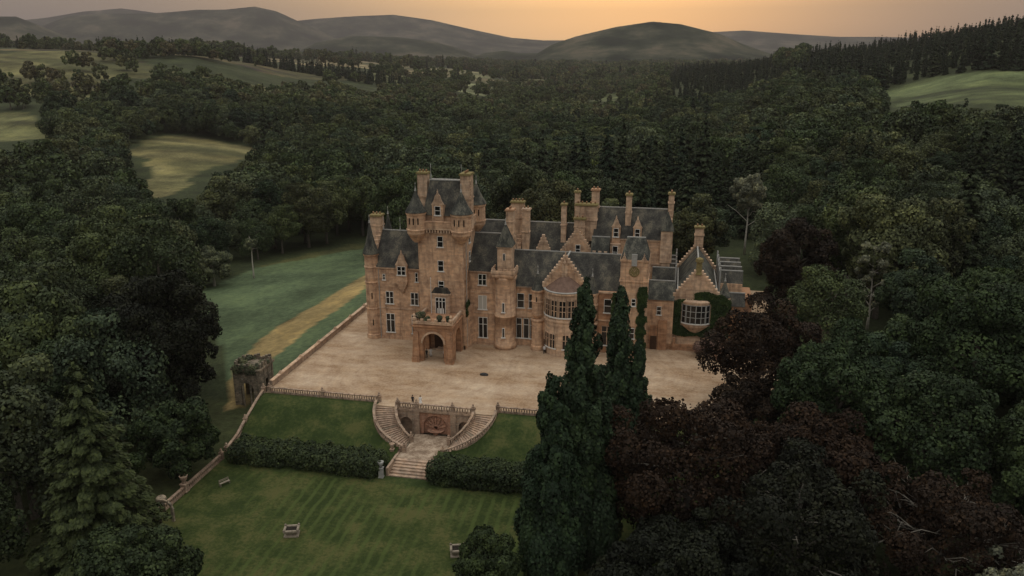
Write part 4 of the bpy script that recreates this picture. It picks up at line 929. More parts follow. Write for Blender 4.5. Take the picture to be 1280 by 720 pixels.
person(-38.9, 117.0, 0, math.pi+.4, (.75, .73, .70), (.75, .73, .70), (.12, .07, .04), 'person in a long white dress beside the balustrade above the fountain wall', skirt=True)
person(-44.3, 137.9, 0, 0, (.02, .02, .02), (.02, .02, .02), (.05, .03, .02), 'person dressed in black just inside the left of the porch arch')
person(-43.7, 138.6, 0, .3, (.62, .60, .58), (.5, .48, .45), (.1, .06, .04), 'person dressed in white in the porch arch beside the one in black', skirt=True)
person(-41.0, 138.3, 0, -.3, (.45, .42, .40), (.10, .09, .09), (.05, .03, .02), 'person in a pale top at the right side of the porch arch')
person(-22.9, 144.3, 0, 0, (.55, .53, .52), (.03, .03, .03), (.05, .03, .02), 'person in a pale top and dark trousers outside the bow window door')
# ------------------------------------------------------------------ trees
def leafmesh(name, P, N, S, tint, mat, rng, aspect=1.0, jit=.45, bend=None):
    """many leaf-clump faces: centre P, normal N, size S"""
    n = len(P); N = N+rng.normal(0, jit, (n, 3)); N /= np.linalg.norm(N, axis=1)[:, None]+1e-9
    R = rng.normal(0, 1, (n, 3)); U = np.cross(N, R); U /= np.linalg.norm(U, axis=1)[:, None]+1e-9
    if bend is not None: U = bend; U = U-N*(U*N).sum(1)[:, None]; U /= np.linalg.norm(U, axis=1)[:, None]+1e-9
    Vv = np.cross(N, U); s = S[:, None]*.5
    k = rng.uniform(.6, 1.25, (n, 4, 1))
    q = np.stack([P-U*s*aspect, P-Vv*s, P+U*s*aspect, P+Vv*s], 1); q = P[:, None]+(q-P[:, None])*k
    me = bpy.data.meshes.new(name); me.vertices.add(4*n); me.vertices.foreach_set('co', q.reshape(-1).astype(np.float32))
    me.loops.add(4*n); me.loops.foreach_set('vertex_index', np.arange(4*n, dtype=np.int32))
    me.polygons.add(n); me.polygons.foreach_set('loop_start', np.arange(0, 4*n, 4, dtype=np.int32))
    a = me.attributes.new('tint', 'FLOAT', 'POINT'); a.data.foreach_set('value', np.repeat(tint, 4).astype(np.float32))
    me.update(calc_edges=True); me.materials.append(mat); return me
def sphere_dirs(n, rng):
    d = rng.normal(0, 1, (n, 3)); return d/np.linalg.norm(d, axis=1)[:, None]
def lobes_to_leaves(C_, R_, n, size, rng, low=-.45, center=None, asp=(1, 1, 1)):
    """leaves on the outer skins of overlapping lobes; C_ centres, R_ radii"""
    asp = np.array(asp); w = R_**2/np.sum(R_**2); idx = rng.choice(len(R_), n*2, p=w); d = sphere_dirs(n*2, rng)
    P = C_[idx]+d*asp*R_[idx][:, None]*(rng.uniform(.76, 1.08, (n*2, 1))+.22*rng.random((n*2, 1))**6)
    N = d/asp; N /= np.linalg.norm(N, axis=1)[:, None]
    keep = d[:, 2] > low-.5*rng.random(n*2)
    buried = np.zeros(n*2, bool)
    for j in range(len(R_)):
        q = (P-C_[j])/asp; buried |= ((q**2).sum(1) < (R_[j]*.78)**2) & (idx != j)
    keep &= ~buried
    if center is not None:
        o = P-center; keep &= (o*d).sum(1) > -.15*np.linalg.norm(o, axis=1)
    P, N, idx = P[keep][:n], N[keep][:n], idx[keep][:n]
    lt = rng.random(len(R_)); tint = np.clip(.5+.55*(lt[idx]-.5)+rng.normal(0, .17, len(P)), 0, 1)
    return P, N, size*rng.uniform(.6, 1.35, len(P)), tint
def broad_crown(seed, H, R, n, size, mat, nl=34, base=.28, irregular=.25, squash=1., low=-.45, cvr=(.24, .40)):
    rng = np.random.default_rng(seed); zc = H*(base+1)/2; hz_ = H*(1-base)/2
    t = (np.arange(nl)+.5)/nl; ph = np.arange(nl)*2.39996+rng.uniform(0, 6); u = 1-1.75*t
    d = np.stack([np.sqrt(np.clip(1-u*u, 0, 1))*np.cos(ph), np.sqrt(np.clip(1-u*u, 0, 1))*np.sin(ph), u], 1)
    d += rng.normal(0, .12, d.shape); k = .68*(1+rng.uniform(-irregular, irregular, nl))
    C_ = d*np.array([R, R, hz_*squash])*k[:, None]; C_[:, 2] += zc
    R_ = R*rng.uniform(cvr[0], cvr[1], nl)
    # sub-lobes give cauliflower texture
    ns = 7; sd_ = sphere_dirs(nl*ns, rng); sc_ = np.repeat(C_, ns, 0)+sd_*np.repeat(R_, ns)[:, None]*.72; sr = np.repeat(R_, ns)*rng.uniform(.3, .52, nl*ns)
    C2 = np.concatenate([C_, sc_]); R2 = np.concatenate([R_*.9, sr])
    P, N, S, tn = lobes_to_leaves(C2, R2, n, size, rng, low, np.array([0, 0, zc-hz_*.2]))
    P[:, 2] = np.minimum(P[:, 2], H)
    return leafmesh('crown', P, N, S, tn, mat, rng)
def conifer_crown(seed, H, R, n, size, mat, whorls=22, droop=.35, base=.08, power=.85, ragged=.3):
    rng = np.random.default_rng(seed); Ps = []; Ns = []; Ss = []; Ts = []; Bs = []
    brs = []
    for i in range(whorls):
        t = (i+rng.uniform(0, .8))/whorls; z = H*(base+(1-base)*t); zr = H*(1-base)/whorls; L = R*(1-t)**power*rng.uniform(1-ragged, 1.1)+.25
        nb = max(4, int(9*(1-t)+4))
        for j in range(nb):
            a = 2*math.pi*(j+rng.uniform(-.4, .4))/nb+i*1.3; brs.append((z+rng.uniform(-.6, .6)*zr, a, L*rng.uniform(.6, 1.15)))
    wts = np.array([b_[2] for b_ in brs])**1.3; cnt = rng.multinomial(n, wts/wts.sum())
    for (z, a, L), c in zip(brs, cnt):
        if not c: continue
        u = rng.random(c)**.6; w = (1-u*.65)*L*.30
        rad = u*L; off = rng.uniform(-1, 1, c)*w
        zz = z+.05*H/whorls-droop*rad*(rad/L)*.8+(rng.normal(0, .12, c))*1.0+np.where(u > .85, .12*L, 0)-np.abs(off)*.35
        Ps.append(np.stack([rad*math.cos(a)-off*math.sin(a), rad*math.sin(a)+off*math.cos(a), zz], 1))
        Ns.append(np.stack([np.full(c, math.cos(a)*.55)-math.sin(a)*off/w.clip(.1)*.35, np.full(c, math.sin(a)*.55)+math.cos(a)*off/w.clip(.1)*.35, np.full(c, .85)], 1))
        Bs.append(np.tile([math.cos(a), math.sin(a), -droop], (c, 1))+rng.normal(0, .3, (c, 3)))
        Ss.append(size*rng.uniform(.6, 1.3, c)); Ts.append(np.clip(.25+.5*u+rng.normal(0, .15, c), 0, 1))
    return leafmesh('crown', np.concatenate(Ps), np.concatenate(Ns), np.concatenate(Ss), np.concatenate(Ts), mat, rng, 1.5, .3, np.concatenate(Bs))
def column_crown(seed, H, R, n, size, mat, nl=60, tops=3, base=.12, pw=.75, av=2.1, tip=.16, off=.32, lr=(.16, .34)):
    rng = np.random.default_rng(seed); C_ = []; R_ = []
    tp = [(0, 0, H)]+[(R*off*math.cos(k*2.4+seed), R*off*math.sin(k*2.4+seed), H*rng.uniform(.78, .95)) for k in range(tops)]
    for i in range(nl):
        x, y, h = tp[i % len(tp)] if i > nl*.3 else tp[0]; t = rng.random()**.9; z = H*base+(h-H*base)*t
        prof = R*(tip+(1-tip)*(1-t)**pw)*(.5+.5*min(1, (t+.06)*6)); a = rng.uniform(0, 6.28); rr = prof*rng.uniform(.15, .82)*(1-.3*(h < H))
        C_.append((x*.7*(1-t*.3)+rr*math.cos(a), y*.7*(1-t*.3)+rr*math.sin(a), z)); R_.append(max(.38, prof*rng.uniform(*lr)*(1-.45*t)))
    for (x, y, h) in tp: C_.append((x*.75, y*.75, h-1.2)); R_.append(.38); C_.append((x*.72, y*.72, h-3.2)); R_.append(.62)
    C_ = np.array(C_); R_ = np.array(R_)
    P, N, S, tn = lobes_to_leaves(C_, R_, n, size, rng, -.8, None, (1, 1, av))
    d = P.copy(); d[:, 2] = 0; d /= np.linalg.norm(d, axis=1)[:, None]+1e-6
    return leafmesh('crown', P, N*.8+d*.5+np.array([0, 0, .25]), S, tn, mat, rng, 1.25, .4, np.tile([0, 0, 1.], (len(P), 1))+rng.normal(0, .35, (len(P), 3)))
def trunk_mesh(seed, H, r0, mat, limbs=6, top=.75, spread=.5, start=.3, n=7, twigs=0):
    rr = random.Random(seed); m_ = MB(); pts = [(rr.uniform(-.1, .1)*i, rr.uniform(-.1, .1)*i, H*top*i/5) for i in range(6)]; pts[0] = (0, 0, -1.2)
    m_.tube(pts, [r0*1.25]+[r0*(1-.17*i) for i in range(1, 6)], n)
    for i in range(limbs):
        t = start+(top-.05-start)*(i+.5)/limbs; a = i*2.4+rr.uniform(-.4, .4); z = H*t; L = H*spread*(1-t)*rr.uniform(.8, 1.2)
        k = min(4, int(t/top*5)); bx, by = pts[k][0], pts[k][1]
        q = [(bx, by, z)]
        for j in range(1, 4): q.append((bx+L*j/3*math.cos(a+rr.uniform(-.2, .2)), by+L*j/3*math.sin(a+rr.uniform(-.2, .2)), z+L*.55*(j/3)**.8+rr.uniform(-.1, .3)))
        m_.tube(q, [r0*.42, r0*.3, r0*.2, r0*.07], 5)
        for w in range(twigs):
            b0 = Vector(q[1+w % 2]).lerp(Vector(q[2+w % 2]), rr.random()); aa = a+rr.uniform(-1.3, 1.3); l2 = L*rr.uniform(.3, .6)
            q2 = [b0, b0+Vector((l2*.5*math.cos(aa), l2*.5*math.sin(aa), l2*rr.uniform(0, .4))), b0+Vector((l2*math.cos(aa+.3), l2*math.sin(aa+.3), l2*rr.uniform(0, .7)))]
            m_.tube(q2, [r0*.14, r0*.09, r0*.04], 4)
    return m_.mesh('trunk', mat, True)
def put_tree(name, crown, trunk, x, y, s=1., rz=0., label=None, cat='tree', group=None, z=None, sz=None, mat=None, lean=(0, 0)):
    e = empty(name, (x, y, float(hgt(x, y)) if z is None else z), rz, label, cat, group); e.scale = (s, s, sz or s); e.rotation_euler = (lean[0], lean[1], rz)
    for nm, me in (('crown', crown), ('trunk', trunk)):
        if me is None: continue
        o = bpy.data.objects.new(nm, me); COL.objects.link(o); o.parent = e
        if nm == 'crown' and mat:
            o.material_slots[0].link = 'OBJECT'; o.material_slots[0].material = mat
    return e
tr = trunk_mesh(1, 18, .45, M['bark']); tr2 = trunk_mesh(2, 22, .4, M['bark'], 0, .9)
# prototypes: detailed, middle, far
B1 = [broad_crown(10+i, 18, 6.0+.7*(i % 3), 20000, .42, M['broad'], 20+5*i, .18, .3, cvr=(.24, .42)) for i in range(5)]
B2 = [broad_crown(20+i, 18, 5.8+.7*(i % 4), 6500, .74, M['broad'], 16+4*i, .15, .34, cvr=(.24, .44)) for i in range(6)]
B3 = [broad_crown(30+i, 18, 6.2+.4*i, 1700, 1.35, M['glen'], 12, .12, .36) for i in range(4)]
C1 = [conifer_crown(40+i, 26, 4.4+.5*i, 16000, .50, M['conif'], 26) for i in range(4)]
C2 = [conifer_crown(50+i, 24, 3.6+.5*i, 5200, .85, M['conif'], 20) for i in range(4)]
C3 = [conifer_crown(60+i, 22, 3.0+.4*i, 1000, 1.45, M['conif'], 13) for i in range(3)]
# --- the trees one can single out
BIG = [
 # name, crown, trunk, x, y, scale, label, cat, z
]
def big(name, me, tk, x, y, label, cat='tree', rz=0, **k): return put_tree(name, me, tk, x, y, 1., rz, label, cat, **k)
big('cypress_tree', column_crown(3, 35.5, 6.8, 110000, .36, M['cypress'], 420, 2, .06, .92, 2.1, .12, .2), trunk_mesh(9, 35, .6, M['palebark'], 0, .8), -9.6, 89.5, 'tallest dark columnar cypress in front of the castle bow window')
big('cypress_tree', column_crown(7, 25.5, 5.0, 70000, .36, M['cypress'], 300, 3, .06, .75, 2.1, .26, .3), trunk_mesh(10, 23, .5, M['palebark'], 0, .8), -12.4, 84.0, 'lower broad cypress leaning against the left of the tallest one', z=-5.3)
big('cypress_tree', column_crown(12, 29, 6.6, 70000, .36, M['cypress'], 320, 0, .06, 1.0, 2.1, .07), trunk_mesh(11, 29, .45, M['palebark'], 0, .8), -6.4, 107.0, 'slender dark cypress to the right of the tallest one', z=-4.6)
big('cypress_tree', column_crown(15, 22, 4.8, 40000, .36, M['cypress'], 200, 0, .06, 1.0, 2.1, .08), trunk_mesh(12, 22, .4, M['palebark'], 0, .8), -3.7, 106.0, 'shortest slim cypress at the right end of the cypress clump', z=-4.8)
cb = broad_crown(71, 21, 10.5, 85000, .38, M['copper'], 110, .02, .42, cvr=(.14, .27)); tcb = trunk_mesh(20, 21, .7, M['wood'], 14, .8, .62, .2, 7, 2)
big('copper_beech', cb, tcb, 3.6, 92.0, 'large copper beech right of the cypresses in the foreground', z=-5.3)
big('copper_beech', broad_crown(72, 19, 8.3, 50000, .38, M['copper'], 80, .02, .45, cvr=(.15, .3)), trunk_mesh(21, 18, .5, M['bark'], 10, .75, .6), 14.5, 126.0, 'copper beech overhanging the right end of the gravel forecourt', z=0)
big('copper_beech', broad_crown(73, 22, 8.8, 36000, .48, M['copper'], 50, .1, .3, cvr=(.16, .3)), trunk_mesh(22, 22, .6, M['bark'], 8), 26.0, 176.0, 'round copper beech behind the right end of the castle', z=-.5)
big('copper_beech', broad_crown(74, 16, 9.5, 42000, .36, M['copper'], 60, .1, .4, cvr=(.12, .24)), trunk_mesh(23, 15, .42, M['wood'], 22, .85, .85, .2, 6, 7), 31.5, 88.0, 'thin copper beech with bare pale branches in the bottom right corner', z=-5.3)
big('copper_beech', broad_crown(75, 18, 9.5, 60000, .38, M['blackbeech'], 95, .0, .45, cvr=(.14, .28)), trunk_mesh(24, 18, .6, M['wood'], 14, .8, .7, .2, 7, 2), 15.5, 84.0, 'nearly black beech at the bottom edge between two copper beeches', z=-5.3)
big('broadleaf_tree', broad_crown(76, 24, 12.5, 90000, .44, M['deep'], 90, .1, .28, cvr=(.14, .26)), trunk_mesh(25, 22, .9, M['bark'], 8), 45.0, 124.0, 'huge spreading green broadleaf filling the right edge beside the copper beeches', z=-.5)
big('broadleaf_tree', broad_crown(77, 21, 9.5, 60000, .42, M['deep'], 70, .1, .28, cvr=(.14, .27)), trunk_mesh(26, 20, .8, M['bark'], 8), 23.5, 112.0, 'dense green broadleaf between forecourt copper beech and the huge right hand tree', z=-2.5)
big('broadleaf_tree', broad_crown(78, 20, 9.0, 40000, .44, M['deep'], 60, .1, .28, cvr=(.14, .27)), trunk_mesh(27, 20, .8, M['bark'], 8), 34.0, 106.0, 'green broadleaf just above the bare branched copper beech', z=-3.5)
big('silver_tree', broad_crown(79, 13, 5.0, 15000, .34, M['pale'], 40, .15, .5, cvr=(.12, .24)), trunk_mesh(28, 13, .3, M['palebark'], 14, .9, .8, .2, 6, 3), 36.5, 79.0, 'pale silvery leaved tree in the bottom right corner', z=-5.3)
big('blossom_tree', broad_crown(80, 20, 4.2, 7000, .42, M['pale'], 30, .2, .5, cvr=(.12, .26)), trunk_mesh(29, 19, .3, M['palebark'], 12, .9, .5, .2, 6, 3), 40.3, 171.0, 'sparse tree with white blossom standing among dark conifers on the right', z=-.3)
big('broadleaf_tree', broad_crown(81, 25, 10.5, 90000, .38, M['blackbeech'], 110, .0, .28, cvr=(.12, .24)), trunk_mesh(30, 21, .7, M['bark'], 6), -82.5, 113.0, 'almost black beech left of the ruined pavilion', z=-4)
big('broadleaf_tree', conifer_crown(82, 28, 9.2, 120000, .40, M['deep'], 34, .3, .02, .82, .25), trunk_mesh(31, 20, .6, M['bark'], 0), -66.0, 75.0, 'big pointed dark green tree filling the bottom left corner', z=-6)
big('broadleaf_tree', broad_crown(83, 13, 6.2, 30000, .42, M['deep'], 50, .02, .3, cvr=(.15, .3)), trunk_mesh(32, 13, .5, M['bark'], 6), -70.5, 97.5, 'low green broadleaf beside the lawn balustrade below the black beech', z=-6)
big('broadleaf_tree', broad_crown(84, 21, 8.0, 44000, .45, M['deep'], 60, .02, .28, cvr=(.15, .3)), trunk_mesh(33, 21, .7, M['bark'], 6), -92.0, 100.0, 'tall green broadleaf at the left edge above the bottom corner tree', z=-8)
big('broadleaf_tree', broad_crown(85, 13, 5.8, 20000, .42, M['soft'], 44, .08, .25, cvr=(.17, .3)), trunk_mesh(34, 13, .4, M['palebark'], 6), -128.0, 203.0, 'light grey green round tree at the edge of the meadow', z=-10.5)
big('dead_tree', broad_crown(86, 12.5, 2.2, 1200, .42, M['soft'], 14, .72, .3, cvr=(.2, .4)), trunk_mesh(35, 14, .26, M['palebark'], 5, .95, .3, .6), -122.0, 214.5, 'nearly bare pale trunk with tufted top on the meadow edge', z=-10.3)
big('broadleaf_tree', broad_crown(87, 9, 4.0, 20000, .32, M['deep'], 44, .0, .25, low=-.8, cvr=(.17, .3)), trunk_mesh(36, 9, .3, M['bark'], 5), -18.6, 78.3, 'small bushy tree at the bottom edge of the lawn', z=-5.3)
big('birch_tree', broad_crown(88, 24, 5.4, 12000, .5, M['pale'], 40, .42, .4, cvr=(.14, .3)), trunk_mesh(37, 24, .32, M['palebark'], 10, .92, .4, .3), 20.2, 236.0, 'tall pale trunked birch behind the castle on the right', z=-.5)
big('broadleaf_tree', broad_crown(89, 11, 3.2, 4500, .5, M['lime'], 22, .05, .3), trunk_mesh(38, 11, .3, M['bark'], 4), -40.0, 395.0, 'bright yellow green young tree in the dark wood behind the castle', z=-6)
big('conifer_tree', conifer_crown(90, 30, 7.0, 42000, .55, M['conif'], 32, .3, .04, .6), tr2, 62.0, 190.0, 'wide dark cedar on the far right above the huge green tree', z=1)
big('broadleaf_tree', broad_crown(91, 13, 8.0, 50000, .36, M['blackbeech'], 60, .0, .3, cvr=(.14, .28)), trunk_mesh(39, 12, .5, M['wood'], 8), 2.5, 77.0, 'very dark tree at the bottom edge right of the tallest cypress', z=-5.3)
big('broadleaf_tree', broad_crown(92, 12, 8.0, 50000, .36, M['blackbeech'], 60, .0, .3, cvr=(.14, .28)), trunk_mesh(40, 12, .5, M['wood'], 8), 20.0, 70.0, 'low very dark tree at the bottom edge below the dark copper beech', z=-5.3)
big('broadleaf_tree', broad_crown(93, 20, 8.5, 50000, .40, M['deep'], 70, .0, .28, cvr=(.15, .3)), trunk_mesh(41, 20, .7, M['bark'], 6), -79.0, 66.0, 'leafy dark tree cut by the left frame edge near the bottom', z=-7)
big('broadleaf_tree', broad_crown(94, 11, 6.5, 40000, .36, M['deep'], 55, .0, .28, low=-.8, cvr=(.15, .3)), trunk_mesh(42, 10, .4, M['bark'], 6), -57.5, 68.5, 'low bushy tree at the bottom edge left of the mown lawn', z=-6)
big('broadleaf_tree', broad_crown(95, 17, 8.0, 50000, .40, M['copper'], 60, .0, .28, cvr=(.15, .3)), trunk_mesh(43, 16, .5, M['wood'], 6), 19.5, 100.0, 'reddish dark tree squeezed between the big copper beech and the dense green broadleaf', z=-4)
big('broadleaf_tree', broad_crown(96, 17, 8.5, 60000, .40, M['deep'], 70, .0, .3, cvr=(.14, .28)), trunk_mesh(44, 16, .5, M['wood'], 6), 47.5, 100.0, 'dark green tree at the right frame edge below the huge spreading one', z=-3)
big('broadleaf_tree', broad_crown(97, 18, 7.5, 9000, .6, M['soft'], 30, .1, .3), trunk_mesh(45, 17, .4, M['bark'], 4), -75.5, 402.0, 'pale green domed tree in the wood directly behind the great tower', z=-17)
big('copper_beech', broad_crown(98, 10, 5.6, 26000, .36, M['copper'], 50, .0, .4, low=-.8, cvr=(.15, .3)), trunk_mesh(46, 9, .25, M['wood'], 6), 12.5, 116.0, 'small low copper beech filling in beneath the one overhanging the forecourt', z=-.6)
big('broadleaf_tree', broad_crown(99, 9, 5.2, 24000, .36, M['deep'], 50, .0, .4, low=-.8, cvr=(.15, .3)), trunk_mesh(47, 8, .25, M['wood'], 6), 19.5, 150.0, 'low green tree closing the far right corner of the gravel', z=0)
# --- woodland: jittered grid over the whole view, thinned by clearings
rng = np.random.default_rng(5)
CF = np.array([-math.sin(HEAD)*math.cos(math.atan(300/1020)), math.cos(HEAD)*math.cos(math.atan(300/1020)), -math.sin(math.atan(300/1020))])
CR = np.array([math.cos(HEAD), math.sin(HEAD), 0]); CU = np.cross(CR, CF)
cand = []
def ring(r0, r1, sp_):
    n = int(r1*2/sp_)+2; g = (np.arange(n)-n/2)*sp_; X, Y = np.meshgrid(g, g); X = X+(np.arange(n)[:, None] % 2)*sp_/2
    X = X.ravel()+rng.uniform(-.38, .38, X.size)*sp_; Y = Y.ravel()+rng.uniform(-.38, .38, Y.size)*sp_
    r = np.hypot(X, Y); a = np.degrees(np.arctan2(X, Y)+HEAD); a = (a+180) % 360-180
    k = (r >= r0) & (r < r1) & (np.abs(a) < (40 if r0 < 400 else 36)); return X[k], Y[k], np.full(k.sum(), sp_)
parts_ = [ring(40, 260, 11.2), ring(260, 900, 11.6), ring(900, 1900, 13.0), ring(1900, 3800, 19.0)]
X = np.concatenate([p[0] for p in parts_]); Y = np.concatenate([p[1] for p in parts_]); SPc = np.concatenate([p[2] for p in parts_])
Z = hgt(X, Y); r = np.hypot(X, Y); az_ = np.degrees(np.arctan2(X, Y)+HEAD)
sc = rng.uniform(.60, 1.28, len(X))*np.where(r > 900, .95, 1)*SPc/np.where(SPc > 12, 11.5, 10.0)
conw = fbm(X/90, Y/90, 3, 77)
con = conw > .61
con |= (az_ > 10.5) & (r > 880) & (r < 2300) & (fbm(X/260, Y/260, 2, 78) > .30)              # plantation on the right ridge
con |= (az_ > 19) & (r > 700) & (r < 1500)
con |= (np.hypot((X+28)/70, (Y-330)/60) < 1) & (conw > .46)                                 # firs behind the castle
con |= (X > 45) & (r < 420) & (conw > .55)
PLANT = [(-940, 1180), (-900, 1290), (-640, 1420), (-440, 1330), (-430, 1270), (-600, 1290), (-800, 1230)]
inpl = pip(X, Y, PLANT); con |= inpl
def proj(px, py, pz):
    v = np.stack([px, py, pz-56], -1); d = v@CF; return v@CR/d, v@CU/d, d
clear = np.zeros(len(X), bool)
Htree = np.where(con, 24, 17)*sc
for poly, _c in FIELDS:
    clear |= pip(X, Y, poly)
    # keep the sight line over the glen open: a wood's edge in front of a field stays low
    cxp = np.array([p[0] for p in poly]); cyp = np.array([p[1] for p in poly]); rf = np.hypot(cxp, cyp)
    u, v, _ = proj(cxp, cyp, hgt(cxp, cyp)); hull = list(zip(u*1020, v*1020*6))
    rare = (rng.random(len(X)) < .985) | (len(poly) == 12)
    if rf.mean() > 850: rare &= ~((fbm(X/55, Y/38, 3, 95) > .60) | ((np.abs(((r+X*.25)/170) % 1-.5) < .035) & (rng.random(len(X)) < .8)))
    if rf.mean() > 850: clear &= ~(pip(X, Y, poly) & ~rare)
    for fh in (.15, .4, .65, .9, 1.0):
        for sx_ in (-4, 4):
            u2, v2, _ = proj(X+sx_*CR[0], Y+sx_*CR[1], Z+Htree*fh); clear |= pip(u2*1020, v2*1020*6, hull) & (r < rf.max()) & (r > rf.min()*.2) & rare
clear &= ~inpl
MD = [(-119.2, 172.2), (-132, 198.6), (-134, 235), (-124, 262), (-108.0, 290), (-84, 236), (-60.3, 210), (-56, 182), (17, 180), (17, 128), (36, 50), (-77, 50), (-77, 96), (-88, 110), (-95, 127.3), (-97.6, 142.9), (-112, 162)]
clear |= pip(X, Y, MD)
clear |= (X > -64) & (X < 22) & (Y > 100) & (Y < 205)
edge_med = pip(X, Y, [(-140, 160), (-140, 240), (-105, 300), (-70, 250), (-66, 120), (-100, 120)]); 
u3, v3, _ = proj(X, Y, Z+Htree*.55); MU = [(-119.2, 172.2), (-126, 190), (-128, 231.1), (-122, 253.8), (-113.0, 272), (-84, 215), (-66.3, 166), (-66.2, 120), (-79.4, 123.3), (-89.6, 139), (-107.7, 163)]
mu, mv, _ = proj(np.array([p[0] for p in MU]), np.array([p[1] for p in MU]), hgt(np.array([p[0] for p in MU]), np.array([p[1] for p in MU]))); clear |= pip(u3, v3, list(zip(mu, mv))) & (r < 270)
gap = fbm(X/190, Y/190, 4, 90)
clear |= (gap > .70) & (r > 700) & ~inpl
clear |= (r > 1500) & (gap > .50) & (rng.random(len(X)) < .55)
rw = np.abs(((r-1000)/150) % 1-.5)
clear |= (az_ < -9) & (r > 1040) & (r < 2700) & ((fbm(X/110, Y/110, 3, 91) > .30) & ~(rw < .04)) & ~inpl
clear |= (az_ < -4) & (r >= 2300) & (rng.random(len(X)) < .7)
clear |= (r < 70)
for e in [o for o in COL.objects if o.type == 'EMPTY' and o.get('category') == 'tree']:
    q = math.hypot(*e.location[:2]); ux, uy = e.location.x/q, e.location.y/q; al = (e.location.x-X)*ux+(e.location.y-Y)*uy; ac = (X-e.location.x)*uy-(Y-e.location.y)*ux
    clear |= (np.hypot(X-e.location.x, Y-e.location.y) < 8.0) | ((al > 0) & (al < (34 if q > 160 else 10)) & (np.abs(ac) < 6.5))
keep = ~clear; X, Y, Z, r, az_, sc, con, Htree, inpl = [a[keep] for a in (X, Y, Z, r, az_, sc, con, Htree, inpl)]
sc = np.where(inpl, sc*.9, sc); sc = np.where(con & (r > 800) & (az_ > 8), sc*.72, sc); sc = np.where((r < 900) & con & (az_ > -4), sc*.9, sc)
u, v, d = proj(X, Y, Z+Htree*.8); vis = (np.abs(u) < 640/1020+6/d) & (v < .36) & (v > -.42) & (np.abs(az_) < 36)
order = np.argsort(r)
nb = nc = 0; indiv = np.zeros(len(X), bool)
for i in order:
    if not vis[i]: continue
    if con[i] and nc < 290: nc += 1; indiv[i] = True
    elif not con[i] and nb < 285: nb += 1; indiv[i] = True
RG = [('left of the castle', 'woods left of the castle'), ('behind the castle', 'woods behind the castle'), ('right of the castle', 'woods right of the castle')]
TL = {0: ('round green broadleaf of the dense wood %s', 'broadleaf_tree'), 1: ('dark pointed conifer of the dense wood %s', 'conifer_tree')}
protos = {}
for i in np.where(indiv)[0]:
    x, y, rr_ = X[i], Y[i], r[i]; c = int(con[i]); reg = 0 if az_[i] < -8 else (1 if az_[i] < 9 else 2)
    L1 = (C1 if c else B1); L2 = (C2 if c else B2); near = rr_ < 330
    me = (L1 if near else L2)[rng.integers(len(L1 if near else L2))]
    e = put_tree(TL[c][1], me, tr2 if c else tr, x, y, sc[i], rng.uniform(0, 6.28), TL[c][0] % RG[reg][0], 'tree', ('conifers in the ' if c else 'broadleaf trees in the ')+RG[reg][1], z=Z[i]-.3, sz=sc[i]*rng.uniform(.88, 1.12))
# --- the far-off wood that reads as one mass: geometry-node instances
def scatter(name, sel, meshes_far, meshes_mid, label):
    for tag_, ss, protos_ in (('mid', sel & (r < 800), meshes_mid), ('far', sel & (r >= 800), meshes_far)):
        ids = np.where(ss)[0]
        if not len(ids): continue
        me = bpy.data.meshes.new(name); me.vertices.add(len(ids)); me.vertices.foreach_set('co', np.stack([X[ids], Y[ids], Z[ids]-.5], 1).ravel().astype(np.float32))
        for an, vals in (('s', sc[ids]), ('rz', rng.uniform(0, 6.28, len(ids))), ('k', rng.uniform(.85, 1.15, len(ids)))):
            a = me.attributes.new(an, 'FLOAT', 'POINT'); a.data.foreach_set('value', vals.astype(np.float32))
        a = me.attributes.new('idx', 'INT', 'POINT'); a.data.foreach_set('value', rng.integers(0, len(protos_), len(ids)).astype(np.int32))
        o = bpy.data.objects.new(name, me); COL.objects.link(o)
        tag(o, label % ('mid distance' if tag_ == 'mid' else 'far distance'), 'woodland', kind='stuff')
        G = bpy.data.node_groups.new('scatter', 'GeometryNodeTree'); G.interface.new_socket('Geometry', in_out='INPUT', socket_type='NodeSocketGeometry'); G.interface.new_socket('Geometry', in_out='OUTPUT', socket_type='NodeSocketGeometry')
        gi = G.nodes.new('NodeGroupInput'); go = G.nodes.new('NodeGroupOutput'); ip = G.nodes.new('GeometryNodeInstanceOnPoints'); jn = G.nodes.new('GeometryNodeJoinGeometry')
        for pm in reversed(protos_):
            src = src_of[pm.name]; oi = G.nodes.new('GeometryNodeObjectInfo'); oi.transform_space = 'ORIGINAL'; oi.inputs['Object'].default_value = src; oi.inputs['As Instance'].default_value = True
            G.links.new(oi.outputs['Geometry'], jn.inputs[0])
        G.links.new(gi.outputs[0], ip.inputs['Points']); G.links.new(jn.outputs[0], ip.inputs['Instance']); ip.inputs['Pick Instance'].default_value = True
        def na(n_, t): q = G.nodes.new('GeometryNodeInputNamedAttribute'); q.data_type = t; q.inputs['Name'].default_value = n_; return q.outputs['Attribute']
        G.links.new(na('idx', 'INT'), ip.inputs['Instance Index'])
        cz = G.nodes.new('ShaderNodeCombineXYZ'); G.links.new(na('rz', 'FLOAT'), cz.inputs[2]); G.links.new(cz.outputs[0], ip.inputs['Rotation'])
        s1 = na('s', 'FLOAT'); mu_ = G.nodes.new('ShaderNodeMath'); mu_.operation = 'MULTIPLY'; G.links.new(s1, mu_.inputs[0]); G.links.new(na('k', 'FLOAT'), mu_.inputs[1])
        cs = G.nodes.new('ShaderNodeCombineXYZ'); G.links.new(s1, cs.inputs[0]); G.links.new(s1, cs.inputs[1]); G.links.new(mu_.outputs[0], cs.inputs[2]); G.links.new(cs.outputs[0], ip.inputs['Scale'])
        G.links.new(ip.outputs[0], go.inputs[0]); md = o.modifiers.new('scatter', 'NODES'); md.node_group = G
